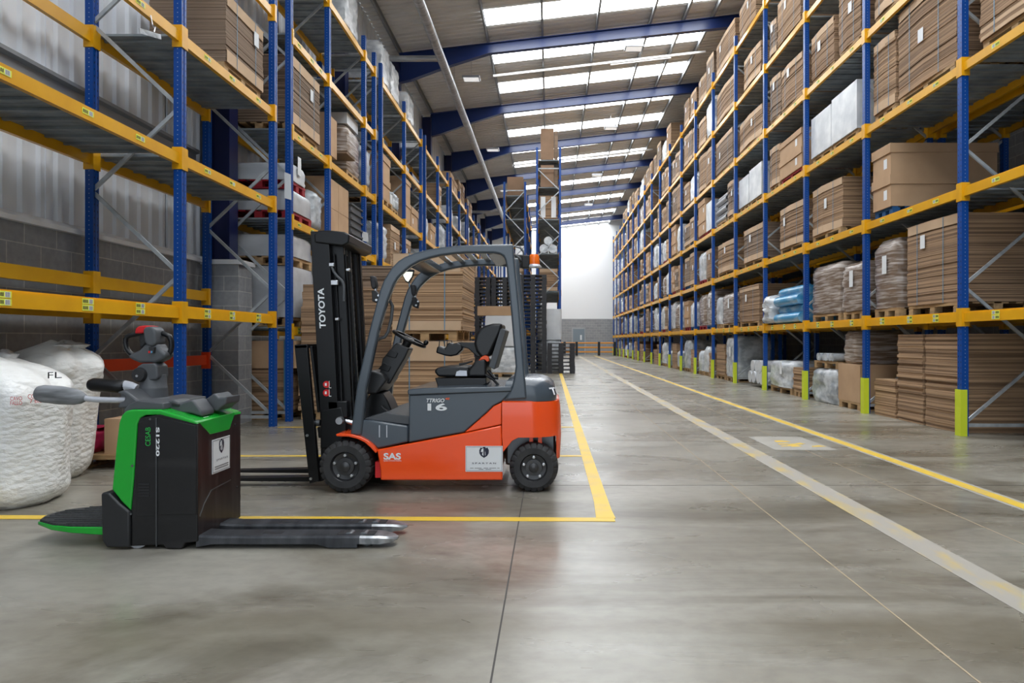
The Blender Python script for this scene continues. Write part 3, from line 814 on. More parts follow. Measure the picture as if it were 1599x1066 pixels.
# ---- the long rack
RFX = 5.60
LVW = ['floor level', 'first beam level', 'second beam level', 'third beam level', 'fourth beam level', 'fifth beam level', 'top beam level']
LZ = [0.0] + RLEV
def bayname(b): return "long rack's %s bay" % ORD[b] if b else "long rack's near bay, cut off"
def rl(b, lv, kind, ya, yb, ztop, spot, dp=None, pal=True, tone=None, pm='wood', **k):
    """One load of the long rack in bay b at level lv between distances ya and yb."""
    z = LZ[lv] + 0.002; f = RFX; wd = yb - ya; dp = dp or (1.3 if lv else 1.5)
    where = '%s, %s, %s' % (bayname(b), LVW[lv], spot)
    full = b <= 8
    if pal:
        pn = {'wood': 'wooden pallet', 'redwood': 'red pallet', 'bluewood': 'blue pallet'}[pm]
        p0 = 0.0
        pw = max(0.5, math.floor(wd * 10) / 10)
        pallet('%s under goods, %s' % (pn, where), '-x', RFX + 0.03, ya + max(0, (wd - pw) / 2), pw, 1.1, z, pm)
        z += 0.145
    if kind == 'strap':
        tone = tone or rnd.choice(['edge0', 'edge2', 'edge0', 'edge3', 'edge2'])
        cn = {'edge0': 'brown', 'edge1': 'tan', 'edge2': 'grey brown', 'edge3': 'coarse brown'}[tone]
        return flats('strapped %s cardboard stack, %s' % (cn, where), '-x', f, ya, wd, dp, z, ztop, tone, n=(max(8, int((ztop - z) / 0.05)) if b < 6 else 6), bend=(rnd.uniform(0.02, 0.07) if b < 7 else 0.03), straps=2 if full else 0, note=rnd.random() < 0.8, base=rnd.random() < 0.8, **k)
    if kind == 'flats':
        tone = tone or rnd.choice(['edge3', 'edge1'])
        return flats('unstrapped %s cardboard sheets, %s' % ('tan' if tone == 'edge1' else 'brown', where), '-x', f + 0.02, ya + .016, wd - .032, dp, z, ztop, tone, n=(max(6, int((ztop - z) / 0.045)) if b < 6 else 8), jit=0.012, bend=k.pop('bend', 0.0), straps=0, note=False, top=False, base=False, **k)
    if kind.startswith('wrap'):
        cn = {'wrapw': 'white', 'wrapg': 'grey', 'wrapb': 'brown', 'wrapbl': 'blue'}[kind]
        return wrapped('%s film wrapped load, %s' % (cn, where), '-x', f, ya, wd, min(dp, 1.2), z, ztop, kind, n=14 if b < 6 else 6, jit=0.016 if b < 8 else 0.025, note=full and rnd.random() < 0.5, **k)
    if kind == 'carton':
        return carton('plain lidded carton, %s' % where, '-x', f, ya, wd, dp, z, ztop, note=True, **k)
    if kind == 'carton2':
        zm = (z + ztop) / 2
        carton('lidded carton, lower of two, %s' % where, '-x', f, ya, wd, dp, z, zm, **k)
        return carton('lidded carton, upper of two, %s' % where, '-x', f, ya, wd, dp, zm + .001, ztop, **k)
    if kind == 'white':
        return carton('white film covered crate, %s' % where, '-x', f, ya, wd, min(dp, 1.15), z, ztop, m='filmwhite', lid=0, note=False, cat='crate', **k)
    if kind == 'pipes':
        return rolls('bundle of grey plastic pipes, %s' % where, '-y', ya, f, 0.90, wd, z, ztop, r=.085, **k)
def yr(xa, xb): return RFX * FPX / (xb - VX), RFX * FPX / (xa - VX)
def px(b, lv, kind, xa, xb, ztop, spot, **k):
    a, b_ = yr(xa, xb)
    a = max(a, RY[b] + 0.13); b_ = min(b_, RY[b + 1] - 0.13)
    return rl(b, lv, kind, a, b_, ztop, spot, **k)

px(0, 3, 'strap', 1529, 1640, 6.35, 'far spot', tone='edge0')
px(1, 0, 'flats', 1441, 1495, 1.37, 'near spot', pal=False, tone='edge3', dp=1.3, bend=0.03)
px(1, 0, 'flats', 1399.5, 1440, 1.37, 'middle', pal=False, tone='edge3', dp=1.3)
px(1, 0, 'flats', 1358, 1397, 0.62, 'far spot', pal=False, tone='edge1', dp=1.1)
px(1, 1, 'strap', 1415, 1494, 3.03, 'near spot', tone='edge0', dp=2.3)
px(1, 1, 'wrapb', 1362, 1400, 2.96, 'far spot')
px(1, 2, 'carton2', 1349, 1391, 4.52, 'far spot', pm='bluewood', dp=1.75)
px(1, 3, 'strap', 1401, 1489, 6.50, 'near spot', tone='edge0', dp=1.5)
px(1, 3, 'strap', 1353, 1396, 6.33, 'far spot', tone='edge3')
px(1, 4, 'strap', 1352, 1403, 8.0, 'far spot')
carton('dog eared brown box under a wrapped stack, second bay floor of the long rack', '-x', RFX, *[yr(1309, 1343)[0], yr(1309, 1343)[1] - yr(1309, 1343)[0]], 1.1, 0.147, 0.84, lid=0, note=False)
pallet('wooden pallet under the dog eared brown box, second bay floor of long rack', '-x', RFX, yr(1309, 1343)[0], 0.9, 1.1, 0.002)
wrapped('brown film wrapped stack standing on the dog eared box, second bay floor', '-x', RFX + .04, yr(1313, 1337)[0], yr(1313, 1337)[1] - yr(1313, 1337)[0], 0.9, 0.845, 1.46, 'wrapb')
px(2, 0, 'wrapg', 1264, 1306, 0.70, 'far spot', pal=False, lump=0.02)
pallet('wooden pallet laid on a grey wrapped load, second bay floor of long rack', '-x', RFX + .03, yr(1266, 1306)[0], 1.2, 1.1, 0.71)
rolls('clear wrapped thin tubes on a raised pallet, second bay floor of long rack', '-x', RFX, yr(1266, 1306)[0] + .1, 1.1, 1.5, 0.858, 1.06, 'wrapg', r=0.08, name='roll_bundle', cat='rolls', hollow=False, part='roll', limit=12)
px(2, 1, 'wrapb', 1313, 1346, 2.72, 'near spot')
px(2, 1, 'wrapb', 1263, 1311, 2.82, 'far spot')
px(2, 2, 'strap', 1264, 1311, 4.44, 'far spot', tone='edge3')
px(2, 3, 'white', 1298.5, 1338, 6.05, 'near spot')
px(2, 3, 'white', 1260, 1297.5, 6.0, 'far spot')
px(2, 4, 'strap', 1308, 1340, 8.0, 'near spot')
px(2, 4, 'strap', 1264, 1301, 7.7, 'far spot')
px(3, 0, 'wrapw', 1197, 1235, 0.78, 'far spot', lump=0.03)
px(3, 0, 'flats', 1237, 1254, 0.66, 'near spot', tone='edge1', dp=0.9)
t = thing('roll_bundle', 'pale blue film rolls lying along the shelf, third bay, first beam level', 'rolls', (5.95, 15.9, 1.67))
for i in range(4):
    for j in range(3 if i % 2 else 4):
        x_ = 5.60 + .25 * j + (.125 if i % 2 else 0); z_ = 1.80 + .205 * i
        MB().tube([(x_, 15.10 + .04 * ((i + j) % 3), z_), (x_, 16.75, z_)], .12, 14).build('roll', 'bluefilm', t, smooth=50)
wrapped('crumpled clear film gathered at the end of the pale blue rolls', '-x', 5.42, 16.90, 0.52, 0.9, 1.70, 2.42, 'wrapw', n=12, jit=0.05, taper=0.16, name='film_bunch')
px(3, 2, 'strap', 1217, 1253, 4.42, 'near spot', tone='edge0')
px(3, 3, 'carton2', 1218, 1252, 6.02, 'near spot', pm='redwood')
px(3, 3, 'strap', 1190, 1216, 6.1, 'far spot')
px(3, 4, 'strap', 1219, 1250, 7.75, 'near spot')
px(3, 4, 'strap', 1189, 1217, 7.85, 'far spot')
px(3, 5, 'strap', 1214, 1249, 9.5, 'near spot')
px(3, 5, 'strap', 1190, 1211, 9.3, 'far spot')
ya, yb = yr(1166, 1192)
rolls('white fabric rolls stacked on the floor, fourth bay of the long rack', '-x', RFX, ya, yb - ya, 1.3, 0.1, 0.85, 'whitecard', r=0.17, name='roll_bundle', cat='rolls', hollow=False, part='roll')
px(4, 1, 'strap', 1150, 1184, 2.80, 'middle', tone='edge0')
px(4, 2, 'strap', 1161, 1190, 4.40, 'middle', tone='edge2')
px(4, 3, 'white', 1170, 1189, 6.03, 'near spot')
px(4, 3, 'white', 1151.5, 1169, 5.98, 'far spot')
px(4, 4, 'strap', 1150, 1187, 7.6, 'middle', tone='edge0')
px(4, 5, 'strap', 1161, 1186, 9.3, 'near spot')
px(4, 6, 'strap', 1152, 1178, 11.0, 'middle')
px(5, 0, 'wrapg', 1133, 1147, 1.4, 'near spot', dp=1.2)
px(5, 0, 'flats', 1116, 1131, 1.15, 'far spot')
px(5, 1, 'wrapb', 1127, 1147, 2.75, 'near spot')
px(5, 1, 'wrapw', 1116, 1125, 2.7, 'far spot')
px(5, 2, 'strap', 1120, 1147, 4.4, 'middle', tone='edge3')
px(5, 3, 'pipes', 1113, 1133, 6.12, 'far spot')
px(5, 3, 'strap', 1135, 1147, 6.2, 'near spot')
px(5, 4, 'strap', 1116, 1143, 7.85, 'middle', tone='edge2')
px(5, 5, 'strap', 1118, 1148, 9.45, 'middle', tone='edge0')
px(5, 6, 'strap', 1118, 1146, 11.1, 'middle')
PROB = [
    [('flats', 5), ('wrapw', 3), ('wrapg', 2), ('strap', 1)],
    [('wrapw', 4), ('wrapb', 4), ('strap', 2), ('carton2', 1)],
    [('strap', 5), ('wrapw', 2), ('carton2', 2), ('wrapb', 1)],
    [('strap', 4), ('wrapw', 3), ('carton2', 2), ('pipes', .4), ('white', 1)],
    [('strap', 7), ('wrapw', 2), ('carton', 1)],
    [('strap', 7), ('wrapw', 2), ('wrapb', 1)],
    [('strap', 6), ('wrapw', 2)]]
for b in range(6, 19):
    ya0, yb0 = RY[b] + 0.12, RY[b + 1] - 0.12
    for lv in range(7):
        nl = rnd.choice([2, 2, 2, 1] if b > 12 else [2, 2, 2, 3])
        if rnd.random() < (0.10 if lv < 6 else 0.2): continue
        wt = (yb0 - ya0) / nl
        for i in range(nl):
            kind = rnd.choices([p[0] for p in PROB[lv]], [p[1] for p in PROB[lv]])[0]
            wd = min(wt - 0.11, rnd.uniform(0.85, 1.25)); a = ya0 + i * wt + (wt - wd) * rnd.random()
            spot = {1: ['middle'], 2: ['near spot', 'far spot'], 3: ['near spot', 'middle', 'far spot']}[nl][i]
            h = rnd.uniform(0.8, 1.28) if lv else rnd.uniform(0.55, 1.25)
            rl(b, lv, kind, a, a + wd, LZ[lv] + 0.15 + h, spot, pal=(kind != 'flats' or lv > 0), pm=rnd.choice(['wood'] * 6 + ['redwood', 'bluewood']))
# ---- racks beside the duct
def lf(x0): return x0
def ll(kind, label, ya, yb, z0, z1, xf=-4.17, dp=1.0, pal=None, pl=None, **k):
    if pal:
        pw = max(0.5, math.floor((yb - ya) * 10) / 10)
        pallet(pl or ('wooden pallet under ' + label)[:200], '+x', xf - .02, ya, pw, 1.0, z0 - 0.146, pal)
    if kind == 'strap': return flats(label, '+x', xf, ya, yb - ya, dp, z0, z1, **k)
    if kind == 'wrap': return wrapped(label, '+x', xf, ya, yb - ya, dp, z0, z1, **k)
    if kind == 'carton': return carton(label, '+x', xf, ya, yb - ya, dp, z0, z1, **k)
ll('strap', 'big dark strapped cardboard stack on the near empty rack, third beam level', 8.78, 9.92, 4.868, 5.74, dp=0.98, pal='wood', pl='wooden pallet under the big dark stack on the near empty rack', tone='edge2', n=24, jit=0.006, toph=0.14, baseh=0.16)
# block one: boxes on the floor and shelves
ll('strap', 'strapped brown cardboard behind the near rack bracing, on the floor pallet', 11.0, 12.3, 0.148, 1.26, pal='wood', pl='wooden pallet on the floor behind the near rack bracing', tone='edge3', straps=0, note=False, toph=0.0, top=False, base=False)
mbt = [o for o in bpy.data.objects if o.get('label', '').startswith('strapped brown cardboard behind')][0]
MB().box(-5.08, -4.09, 10.985, 12.3, 0.83, 1.27).build('top_cover', 'card', mbt)
for x in (-4.92, -4.27): MB().box(x - .014, x + .014, 10.975, 10.983, 0.15, 1.28).build('strap', 'strap', mbt)
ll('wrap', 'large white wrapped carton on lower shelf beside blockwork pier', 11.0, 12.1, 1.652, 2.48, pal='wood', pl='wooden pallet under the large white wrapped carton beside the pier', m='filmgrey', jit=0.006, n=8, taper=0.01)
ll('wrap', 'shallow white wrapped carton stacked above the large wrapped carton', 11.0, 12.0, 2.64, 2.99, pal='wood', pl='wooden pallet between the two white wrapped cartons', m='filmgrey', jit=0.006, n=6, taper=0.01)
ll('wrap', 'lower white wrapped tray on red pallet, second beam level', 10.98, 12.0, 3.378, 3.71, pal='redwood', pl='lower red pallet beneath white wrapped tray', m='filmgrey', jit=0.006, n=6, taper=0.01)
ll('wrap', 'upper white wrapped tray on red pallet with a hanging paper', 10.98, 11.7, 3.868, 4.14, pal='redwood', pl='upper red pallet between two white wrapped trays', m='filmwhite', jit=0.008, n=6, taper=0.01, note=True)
ll('wrap', 'sagging film covered load leaning beside the red pallets', 12.05, 12.5, 3.26, 3.98, dp=0.9, m='wrapg', jit=0.02, taper=0.1)
for z0, z1, w_ in ((3.24, 3.80, 'lower'), (3.803, 4.36, 'upper')):
    ll('carton', '%s near tan box of four above the forklift mast' % w_, 12.78, 13.44, z0, z1, xf=-4.17, m='card', lid=0, note=False)
    ll('carton', '%s far tan box of four above the forklift mast' % w_, 13.45, 14.12, z0, z1, xf=-4.17, m='card', lid=0, note=False)
t = thing('plastic_bin', 'dark grey ribbed plastic bins column beyond the tan boxes', 'bin', (-4.55, 14.6, 3.24))
for k in range(6): MB().box(-5.0, -4.15, 14.2, 15.0, 3.24 + .15 * k, 3.24 + .15 * k + .11).box(-5.03, -4.12, 14.17, 15.03, 3.24 + .15 * k + .11, 3.24 + .15 * k + .145).build('bin', 'greyflat', t)
ll('strap', 'grey brown strapped stack with paper note beside the blue posts', 11.0, 12.35, 4.80, 5.88, pal='wood', pl='wooden pallet under the grey brown stack beside the blue posts', tone='edge2', n=22, jit=0.006, toph=0.16, baseh=0.18)
ll('carton', 'tan open topped box behind the post past the grey stack', 12.75, 13.35, 4.80, 5.55, m='card', lid=0, note=False)
t = flats('loose dark boards overhanging the shelf on a black base', '+x', -3.97, 13.42, 0.58, 1.0, 4.95, 5.02, 'edge2', n=3, jit=0.03, top=False, base=False, straps=0, note=False, name='board_stack')
ll('wrap', 'film wrapped brown load topped with pale blue cartons', 14.05, 15.0, 4.80, 5.75, pal='wood', pl='wooden pallet under the film wrapped brown load', m='wrapb', n=14, jit=0.012)
carton('pale blue white carton on the film wrapped brown load', '+x', -4.2, 14.12, .8, .7, 5.766, 6.0, 'whitecard', lid=0, note=False)
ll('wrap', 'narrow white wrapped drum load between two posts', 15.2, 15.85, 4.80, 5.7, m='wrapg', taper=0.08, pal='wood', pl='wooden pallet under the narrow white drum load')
ll('wrap', 'white wrapped load high on top shelf with wooden pallet', 13.9, 14.9, 7.78, 8.75, m='wrapw', pal='wood', pl='wooden pallet high on the top shelf')
# block two
for z0, z1, w_ in ((4.80, 5.36, 'lower'), (5.362, 5.93, 'upper')):
    ll('carton', '%s tan lidded carton in the corner by the first tall post' % w_, 16.75, 17.75, z0, z1, m='card', lid=0.3, note=False)
pallet('wooden pallet under the corner pair of lidded cartons', '+x', -4.1, 16.75, 1.0, 1.0, 4.652, 'wood')
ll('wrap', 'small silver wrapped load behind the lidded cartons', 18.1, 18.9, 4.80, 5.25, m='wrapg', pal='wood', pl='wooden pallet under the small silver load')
ll('carton', 'white box standing beside the small silver load', 17.82, 18.05, 4.66, 5.1, m='whitecard', lid=0, note=False)
for z0, z1, w_ in ((4.66, 5.3, 'lower'), (5.302, 5.95, 'upper')):
    ll('carton', '%s tall tan carton beyond the silver load' % w_, 19.4, 20.35, z0, z1, m='card', lid=0.2, note=False)
ll('carton', 'single tan carton with note at the block end', 20.5, 21.5, 4.66, 5.3, m='card', lid=0.3, note=True)
ll('wrap', 'tall white film bag hanging at the post on second level', 16.7, 17.5, 3.24, 4.25, m='wrapw', taper=0.12, jit=0.03)
ll('strap', 'brown cardboard stack behind the film bag', 17.8, 18.9, 3.24, 4.3, tone='edge3', straps=0, note=True)
ll('strap', 'brown cardboard stack past the film bag, with white note', 19.4, 20.4, 3.24, 4.2, tone='edge0', straps=0, note=True)
for i, (y, z1) in enumerate(((16.9, 8.75), (18.0, 8.7), (20.0, 8.6))):
    ll('wrap', '%s wrapped white load along the top shelf under the rafter' % ORD[i + 1], y, y + .95, 7.78, z1, m='wrapw', pal='wood', pl='wooden pallet under %s white load on the top shelf' % ORD[i + 1])
# further blocks
k = 0
for bi, ys in enumerate(BLOCKS[2:7]):
    for i in range(2):
        for lv, z in ((1, 1.5), (2, 3.23), (3, 4.65), (4, 6.16), (5, 7.63)):
            for q in range(2):
                if rnd.random() < (0.45 if lv >= 4 else 0.2): continue
                k += 1
                a = ys[i] + 0.15 + q * 1.2; wd = min(rnd.uniform(0.85, 1.1), ys[i + 1] - .09 - a); h = rnd.uniform(0.7, 1.2)
                if bi == 0 and lv == 4 and i == 0: continue
                kind = rnd.choice(['carton', 'strap', 'wrap'] if lv < 5 else ['carton', 'strap'])
                where = '%s duct side block, %s beam level, %s bay, %s spot' % (ORD[bi + 3], ORD[lv], 'near' if i == 0 else 'far', 'near' if q == 0 else 'far')
                z += 0.002
                if kind == 'carton': ll('carton', 'tan carton, ' + where, a, a + wd, z, z + h * .7, m='card', lid=0.3)
                elif kind == 'strap': ll('strap', 'brown cardboard stack, ' + where, a, a + wd, z, z + h, tone=rnd.choice(['edge0', 'edge3']), straps=0, n=6)
                else: ll('wrap', 'film wrapped load, ' + where, a, a + wd, z, z + h, m=rnd.choice(['wrapw', 'wrapb', 'wrapg']), n=6)
                z -= 0.002

# ---- stacks standing on the floor behind the forklift
def sy(label, x0, x1, y, dp, z0, z1, pal=True, pl=None, **k):
    if pal: pallet(pl or 'wooden pallet under ' + label, '-y', y + .02, x0, math.floor((x1 - x0) * 10) / 10, math.floor(dp * 10) / 10, z0 - .146)
    return flats(label, '-y', y, x0, x1 - x0, dp, z0, z1, **k)
sy('lower blue strapped tan cardboard stack seen through the forklift cab', -2.2, -1.22, 9.5, 1.5, 0.147, 1.262, pl='floor pallet under the two tan stacks behind the cab', tone='edge1', n=26, jit=0.01, toph=0.27, baseh=0.12, note=False)
sy('upper blue strapped tan cardboard stack behind the forklift roof', -2.2, -1.22, 9.5, 1.5, 1.418, 2.48, pl='wooden pallet between the two tan stacks behind the cab', tone='edge1', n=26, jit=0.01, toph=0.25, baseh=0.13, note=False)
carton('small brown carton lying on the lower tan stack pallet', '-y', 9.42, -2.0, .01, .01, 1.2, 1.21, note=False) if False else None
sy('tall brown unstrapped stack behind the front pillar of the forklift', -3.25, -2.55, 10.9, 1.2, 0.149, 2.12, pl='floor pallet under the tall stack behind the front pillar', tone='edge0', n=44, jit=0.012, straps=0, note=False, top=False, base=False)
sy('flat brown sheets laid on the tall stack behind the front pillar', -3.2, -2.4, 11.0, 1.1, 2.122, 2.48, pal=False, tone='edge2', n=8, jit=0.015, straps=0, note=False, top=False, base=False)
sy('tall brown stack showing between backrest and mast', -4.02, -3.32, 11.0, 1.2, 0.147, 2.18, pl='floor pallet under the stack showing beside the backrest', tone='edge3', n=34, jit=0.014, straps=0, note=False, top=False, base=False, lean=0.06)

# ---- black plastic pallets stacked on the floor, and the goods by them
def bp_mesh():
    mb = MB(); W_, D_ = 1.06, 0.98
    mb.box(0, W_, 0, D_, 0.112, 0.146)
    for u in (0, W_ / 2 - .09, W_ - .18):
        for v in (0, D_ / 2 - .07, D_ - .14): mb.box(u, u + .18, v, v + .14, 0.025, 0.113)
        mb.box(u, u + .18, 0, D_, 0, 0.027)
    return mb
def bstack(x0, y, z0, n, label, group, sx=1.0):
    for i in range(n):
        o = shared('blackpallet', bp_mesh, 'plastic_pallet', 'blackpl', None, (0, 0, 0))
        o.location = (x0 + rnd.uniform(-.012, .012), y + rnd.uniform(-.012, .012), z0 + i * 0.1465)
        tag(o, label, 'pallet', group)
bstack(-1.20, 26.3, 0, 26, 'black plastic pallet in the tall stack behind the rear pillar', 'tall stack of black pallets')
bstack(-0.11, 26.2, 0, 8, 'black plastic pallet in the short stack at the aisle line', 'short stack of black pallets')
bstack(-2.36, 27.4, 0, 26, 'black plastic pallet in the stack behind the white wrapped goods', 'second stack of black pallets')
bstack(-3.46, 27.4, 0, 26, 'black plastic pallet in the farther stack beside the tan cardboard', 'third stack of black pallets')
wrapped('silver film wrapped goods on the floor behind the forklift seat', '-y', 23.9, -2.3, 1.15, 1.1, 0.15, 1.06, 'wrapw', n=12)
pallet('wooden pallet under the silver wrapped goods behind the seat', '-y', 23.9, -2.3, 1.1, 1.1, 0.002)
wrapped('white wrapped cartons stacked on the silver goods behind the seat', '-y', 23.9, -2.3, 1.15, 1.1, 1.07, 2.14, 'whitecard', n=10, jit=0.006, taper=0.01)
carton('flat brown carton lying on the white wrapped cartons', '-y', 23.95, -2.55, 1.25, 1.0, 2.15, 2.48, 'card', lid=0, note=False)
wrapped('big white carton standing before the tall mid hall rack', '-y', 27.75, -0.52, 1.0, 0.9, 1.30, 2.55, 'whitecard', n=8, jit=0.004, taper=0.005)
wrapped('grey wrapped load beneath the big white carton', '-y', 27.75, -0.50, 0.98, 0.9, 0.05, 1.29, 'wrapg', n=8)

# ---- loads of the mid hall racks
for z0, z1, lab, kd in ((8.92, 10.25, 'tall brown cartons crowning the taller mid hall rack', 'b'), (7.77, 8.7, 'brown carton one shelf beneath the crown, taller mid hall rack', 'b'),
                        (6.42, 7.4, 'brown load with white bands, taller mid hall rack', 'w'), (4.97, 5.85, 'white wrapped rolls, third shelf of the taller mid hall rack', 'r'), (3.37, 4.3, 'brown cardboard stack, second shelf of the taller mid hall rack', 'c')):
    if kd == 'b':
        carton(lab, '-y', 28.92, -0.40, 0.56, 1.2, z0 + .005, z1, 'card3', lid=0, note=False)
        carton(lab.replace('brown', 'darker brown').replace('tall ', ''), '-y', 28.97, 0.17, 0.16, 1.1, z0 + .005, z1 - .1, 'edge2', lid=0, note=False)
    elif kd == 'c': flats(lab, '-y', 28.93, -0.46, 0.78, 1.2, z0 + .004, z1, 'edge0', straps=0, note=False)
    elif kd == 'w':
        t = flats(lab, '-y', 28.93, -0.46, 0.78, 1.2, z0 + .004, z1, 'edge0', straps=0, note=False, top=False, base=False)
        for x in (-.40, .05): MB().box(x, x + .2, 28.90, 28.916, z0 + .05, z1 - .05).build('white_band', 'white', t)
    else:
        rolls(lab, '-y', 28.93, -0.46, 0.80, 1.3, z0, z1, 'wrapw', r=0.19, name='roll_bundle', cat='rolls', hollow=False, part='roll')
carton('brown carton on top of the lower mid hall rack', '-y', 28.92, -1.82, 0.68, 1.1, 7.42, 8.2, 'card3', lid=0, note=False)
for z0 in (1.72, 3.32):
    flats('cardboard stack on the %s shelf of the lower mid hall rack' % ('first' if z0 < 2 else 'second'), '-y', 28.93, -1.83, .7, 1.1, z0, z0 + 1.0, 'edge0', straps=0, note=False)

# ---- white sacks, and the box on a pallet by the wall
def sack(label, cx_, cy_, r, h, note=None, seed=1, knot=(0, 0), squash=1.0, taper=0.06):
    R = random.Random(seed)
    t = thing('plastic_sack', label, 'sack', (cx_, cy_, 0))
    n, npt = 26, 40; rs = []; ph = [R.uniform(0, 6.28) for _ in range(12)]
    for i in range(n + 1):
        q = i / n
        prof = (0.80 + 0.22 * min(1, q / 0.10) ** 0.6) if q < 0.10 else 1.02 - 0.03 * math.sin(q * 5)
        if q > 0.80: prof *= max(0.12, math.cos((q - 0.80) / 0.20 * 1.35))
        prof *= 1 - taper * max(0, 1 - q / 0.65)
        z = h * (q if q < 0.9 else 0.9 + (q - 0.9) * 0.8)
        ring = []
        for k in range(npt):
            a = 2 * math.pi * k / npt
            rr = r * prof * (1 + 0.045 * math.sin(3 * a + ph[0] + 2 * q) + 0.03 * math.sin(5 * a + ph[1] - 5 * q) + 0.02 * math.sin(9 * a + ph[2] + 9 * q) + (0.06 * math.sin(7 * a + ph[3]) if q > .75 else 0) + R.uniform(-.006, .006))
            ex = 1 / max(abs(math.cos(a)), abs(math.sin(a))) ; rr *= 1 + 0.35 * (ex - 1)
            ring.append((cx_ + rr * math.cos(a) * squash + knot[0] * max(0, q - .7), cy_ + rr * math.sin(a) + knot[1] * max(0, q - .7), max(0.001, z + (0.03 * math.sin(2 * a + ph[4]) * q))))
        rs.append(ring)
    MB().rings(rs).build('filled_bag', 'bag', t, smooth=80)
    mb = MB()
    zt = h * 0.90
    for k in range(5):
        a = R.uniform(0, 6.28); d = R.uniform(0.02, r * .5)
        c = (cx_ + knot[0] * .3 + d * math.cos(a), cy_ + knot[1] * .3 + d * math.sin(a), zt)
        pr = [(R.uniform(.05, .09) * s_, z_) for s_, z_ in ((1.5, -.06), (1.4, .0), (.9, .05), (1.2, .085), (.25, .10 + R.uniform(0, .03)))]
        mb.lathe(pr, c, 'z', 12, mod=lambda i, k_: R.uniform(-.018, .018))
    mb.build('gathered_top', 'bagfilm', t, smooth=80)
    return t
s1 = sack('bulging white sack of loose fill with red print, nearest the platform', -4.30, 5.40, 0.405, 1.20, seed=3, knot=(-.7, .1))
s2 = sack('white sack of loose fill standing behind the red printed sack', -4.64, 6.30, 0.365, 1.28, seed=5, knot=(.25, .1), taper=0.24)
def on_sack(s, nm, m, xa, xb, yt, yb, parent, cx_, cy_, r):
    Y = cy_ - r * 0.985
    a, b_ = at(xa, yb, Y), at(xb, yt, Y)
    o = text(s, nm, m, parent, (a[0], b_[0], a[2], b_[2]), Y, bold=0.0)
    for v in o.data.vertices:
        dx = (v.co.x - cx_) / r
        v.co.y = cy_ - r * (1.03 + 0.0) * math.sqrt(max(0.05, 1 - dx * dx * 0.45)) - 0.075
    return o
on_sack('CONTENT', 'red_print', 'red', 38, 62, 616, 623, s1, -4.30, 5.42, .415)
on_sack('7 BISSER', 'red_print', 'red', 40, 62, 624, 630, s1, -4.30, 5.42, .415)
on_sack('CAVO', 'red_print', 'red', 19, 32, 619, 625, s1, -4.30, 5.42, .415)
on_sack('FALLO', 'red_print', 'red', 19, 32, 626, 632, s1, -4.30, 5.42, .415)
on_sack('FL', 'handwriting', 'black', 57, 68, 582, 592, s1, -4.30, 5.42, .415)
pallet('wooden pallet on the floor between the sacks and the green truck', '-y', 6.745, -4.72, 1.0, 0.8, 0.001)
carton('brown carton on the pallet beside the white sacks', '-y', 6.80, -4.44, 0.56, 0.48, 0.146, 0.50, 'card', lid=0, note=False)
wrapped('crumpled pinkish red film bundle beside the brown carton', '-y', 6.80, -4.70, 0.13, 0.45, 0.148, 0.40, 'pink', n=8, jit=0.02, taper=0.08, name='film_bundle')
t = thing('label_holder', 'clear plastic strip hanging on a hook below the upper beam', 'hanger', (-4.0, 6.9, 4.45))
MB().tube([(-4.085, 6.98, 4.60), (-4.06, 6.97, 4.50), (-4.06, 6.99, 4.48), (-4.06, 7.02, 4.50), (-4.06, 7.0, 4.44)], 0.006, 6).build('hook', 'steel', t)
MB().bar((-4.06, 6.75, 4.34), (-4.06, 7.12, 4.44), 0.006, 0.05).build('clear_strip', 'wrapg', t)

for (x0, x1, y, z0, z1, lab) in ((-4.17, -4.06, 10.715, 3.48, 3.92, 'white paper notice taped to the post next to the red pallets'), (-4.14, -4.0, 15.03, 3.44, 3.68, 'small white paper notice on the post beyond the tan boxes')):
    tag(MB().prism([(x0, z0 + .03), (x1, z0), (x1 - .01, z1 - .04), (x0, z1)], y, y + .002).build('paper_notice', 'white'), lab, 'notice')

# ------------------------------------------------------------------ the counterbalance forklift
def PZ(pts, Y): return [(at(x, y, Y)[0], at(x, y, Y)[2]) for x, y in pts]
YN, YF = 5.72, 6.76                     # near and far side of the body
fk = thing('forklift_truck', 'orange and slate counterbalance forklift parked inside the yellow floor line', 'forklift', at(690, 770, 5.71)[:1] + (6.24, 0))
def pz(name, m, pts, ya, yb, parent=fk, Y=YN, bevel=0.01, **k):
    return MB().prism(PZ(pts, Y), ya, yb).build(name, m, parent, bevel=bevel, **k)
# chassis side and centre
chs = pz('chassis', 'orange', [(588.5, 702), (725, 676), (783, 664), (784.8, 749.7), (594, 749.7), (594, 734)], YN, YF, bevel=0.012)
pz('hood_corner', 'orange', [(725.3, 675), (760, 645), (771, 634), (783, 628.5), (783, 662.6)], YN, YF, bevel=0.008)
# slate battery hood with overhanging lid, foot step, apron under the pillar
pz('battery_hood', 'grey', [(638.5, 616), (800, 610), (783.4, 627), (770, 634), (759, 645), (724.6, 675), (637.5, 691)], YN + .004, YF - .004, bevel=0.012)
pz('hood_lid', 'grey', [(637, 608), (662, 605.5), (799, 603), (799, 611), (639, 616.5), (636.5, 614)], YN - .012, YF + .012, bevel=0.012, seg=3)
pz('step_well', 'grey', [(548, 661), (563, 655.5), (580, 656.5), (637, 665), (637, 690.5), (588.6, 701.3), (578, 692), (566, 684.5), (548, 681)], YN + .015, YF - .015, bevel=0.015)
pz('foot_plate', 'greyflat', [(566, 655), (600, 645), (637, 651), (637, 664)], YN + .05, YF - .05, bevel=0.004)
mb = MB()
for x in (592, 603.5):
    a = at(x, 664, YN); b_ = at(x, 683, YN)
    mb.box(a[0] - .004, a[0] + .004, YN + .009, YN + .016, b_[2], a[2])
mb.build('step_rib', 'silver', fk)
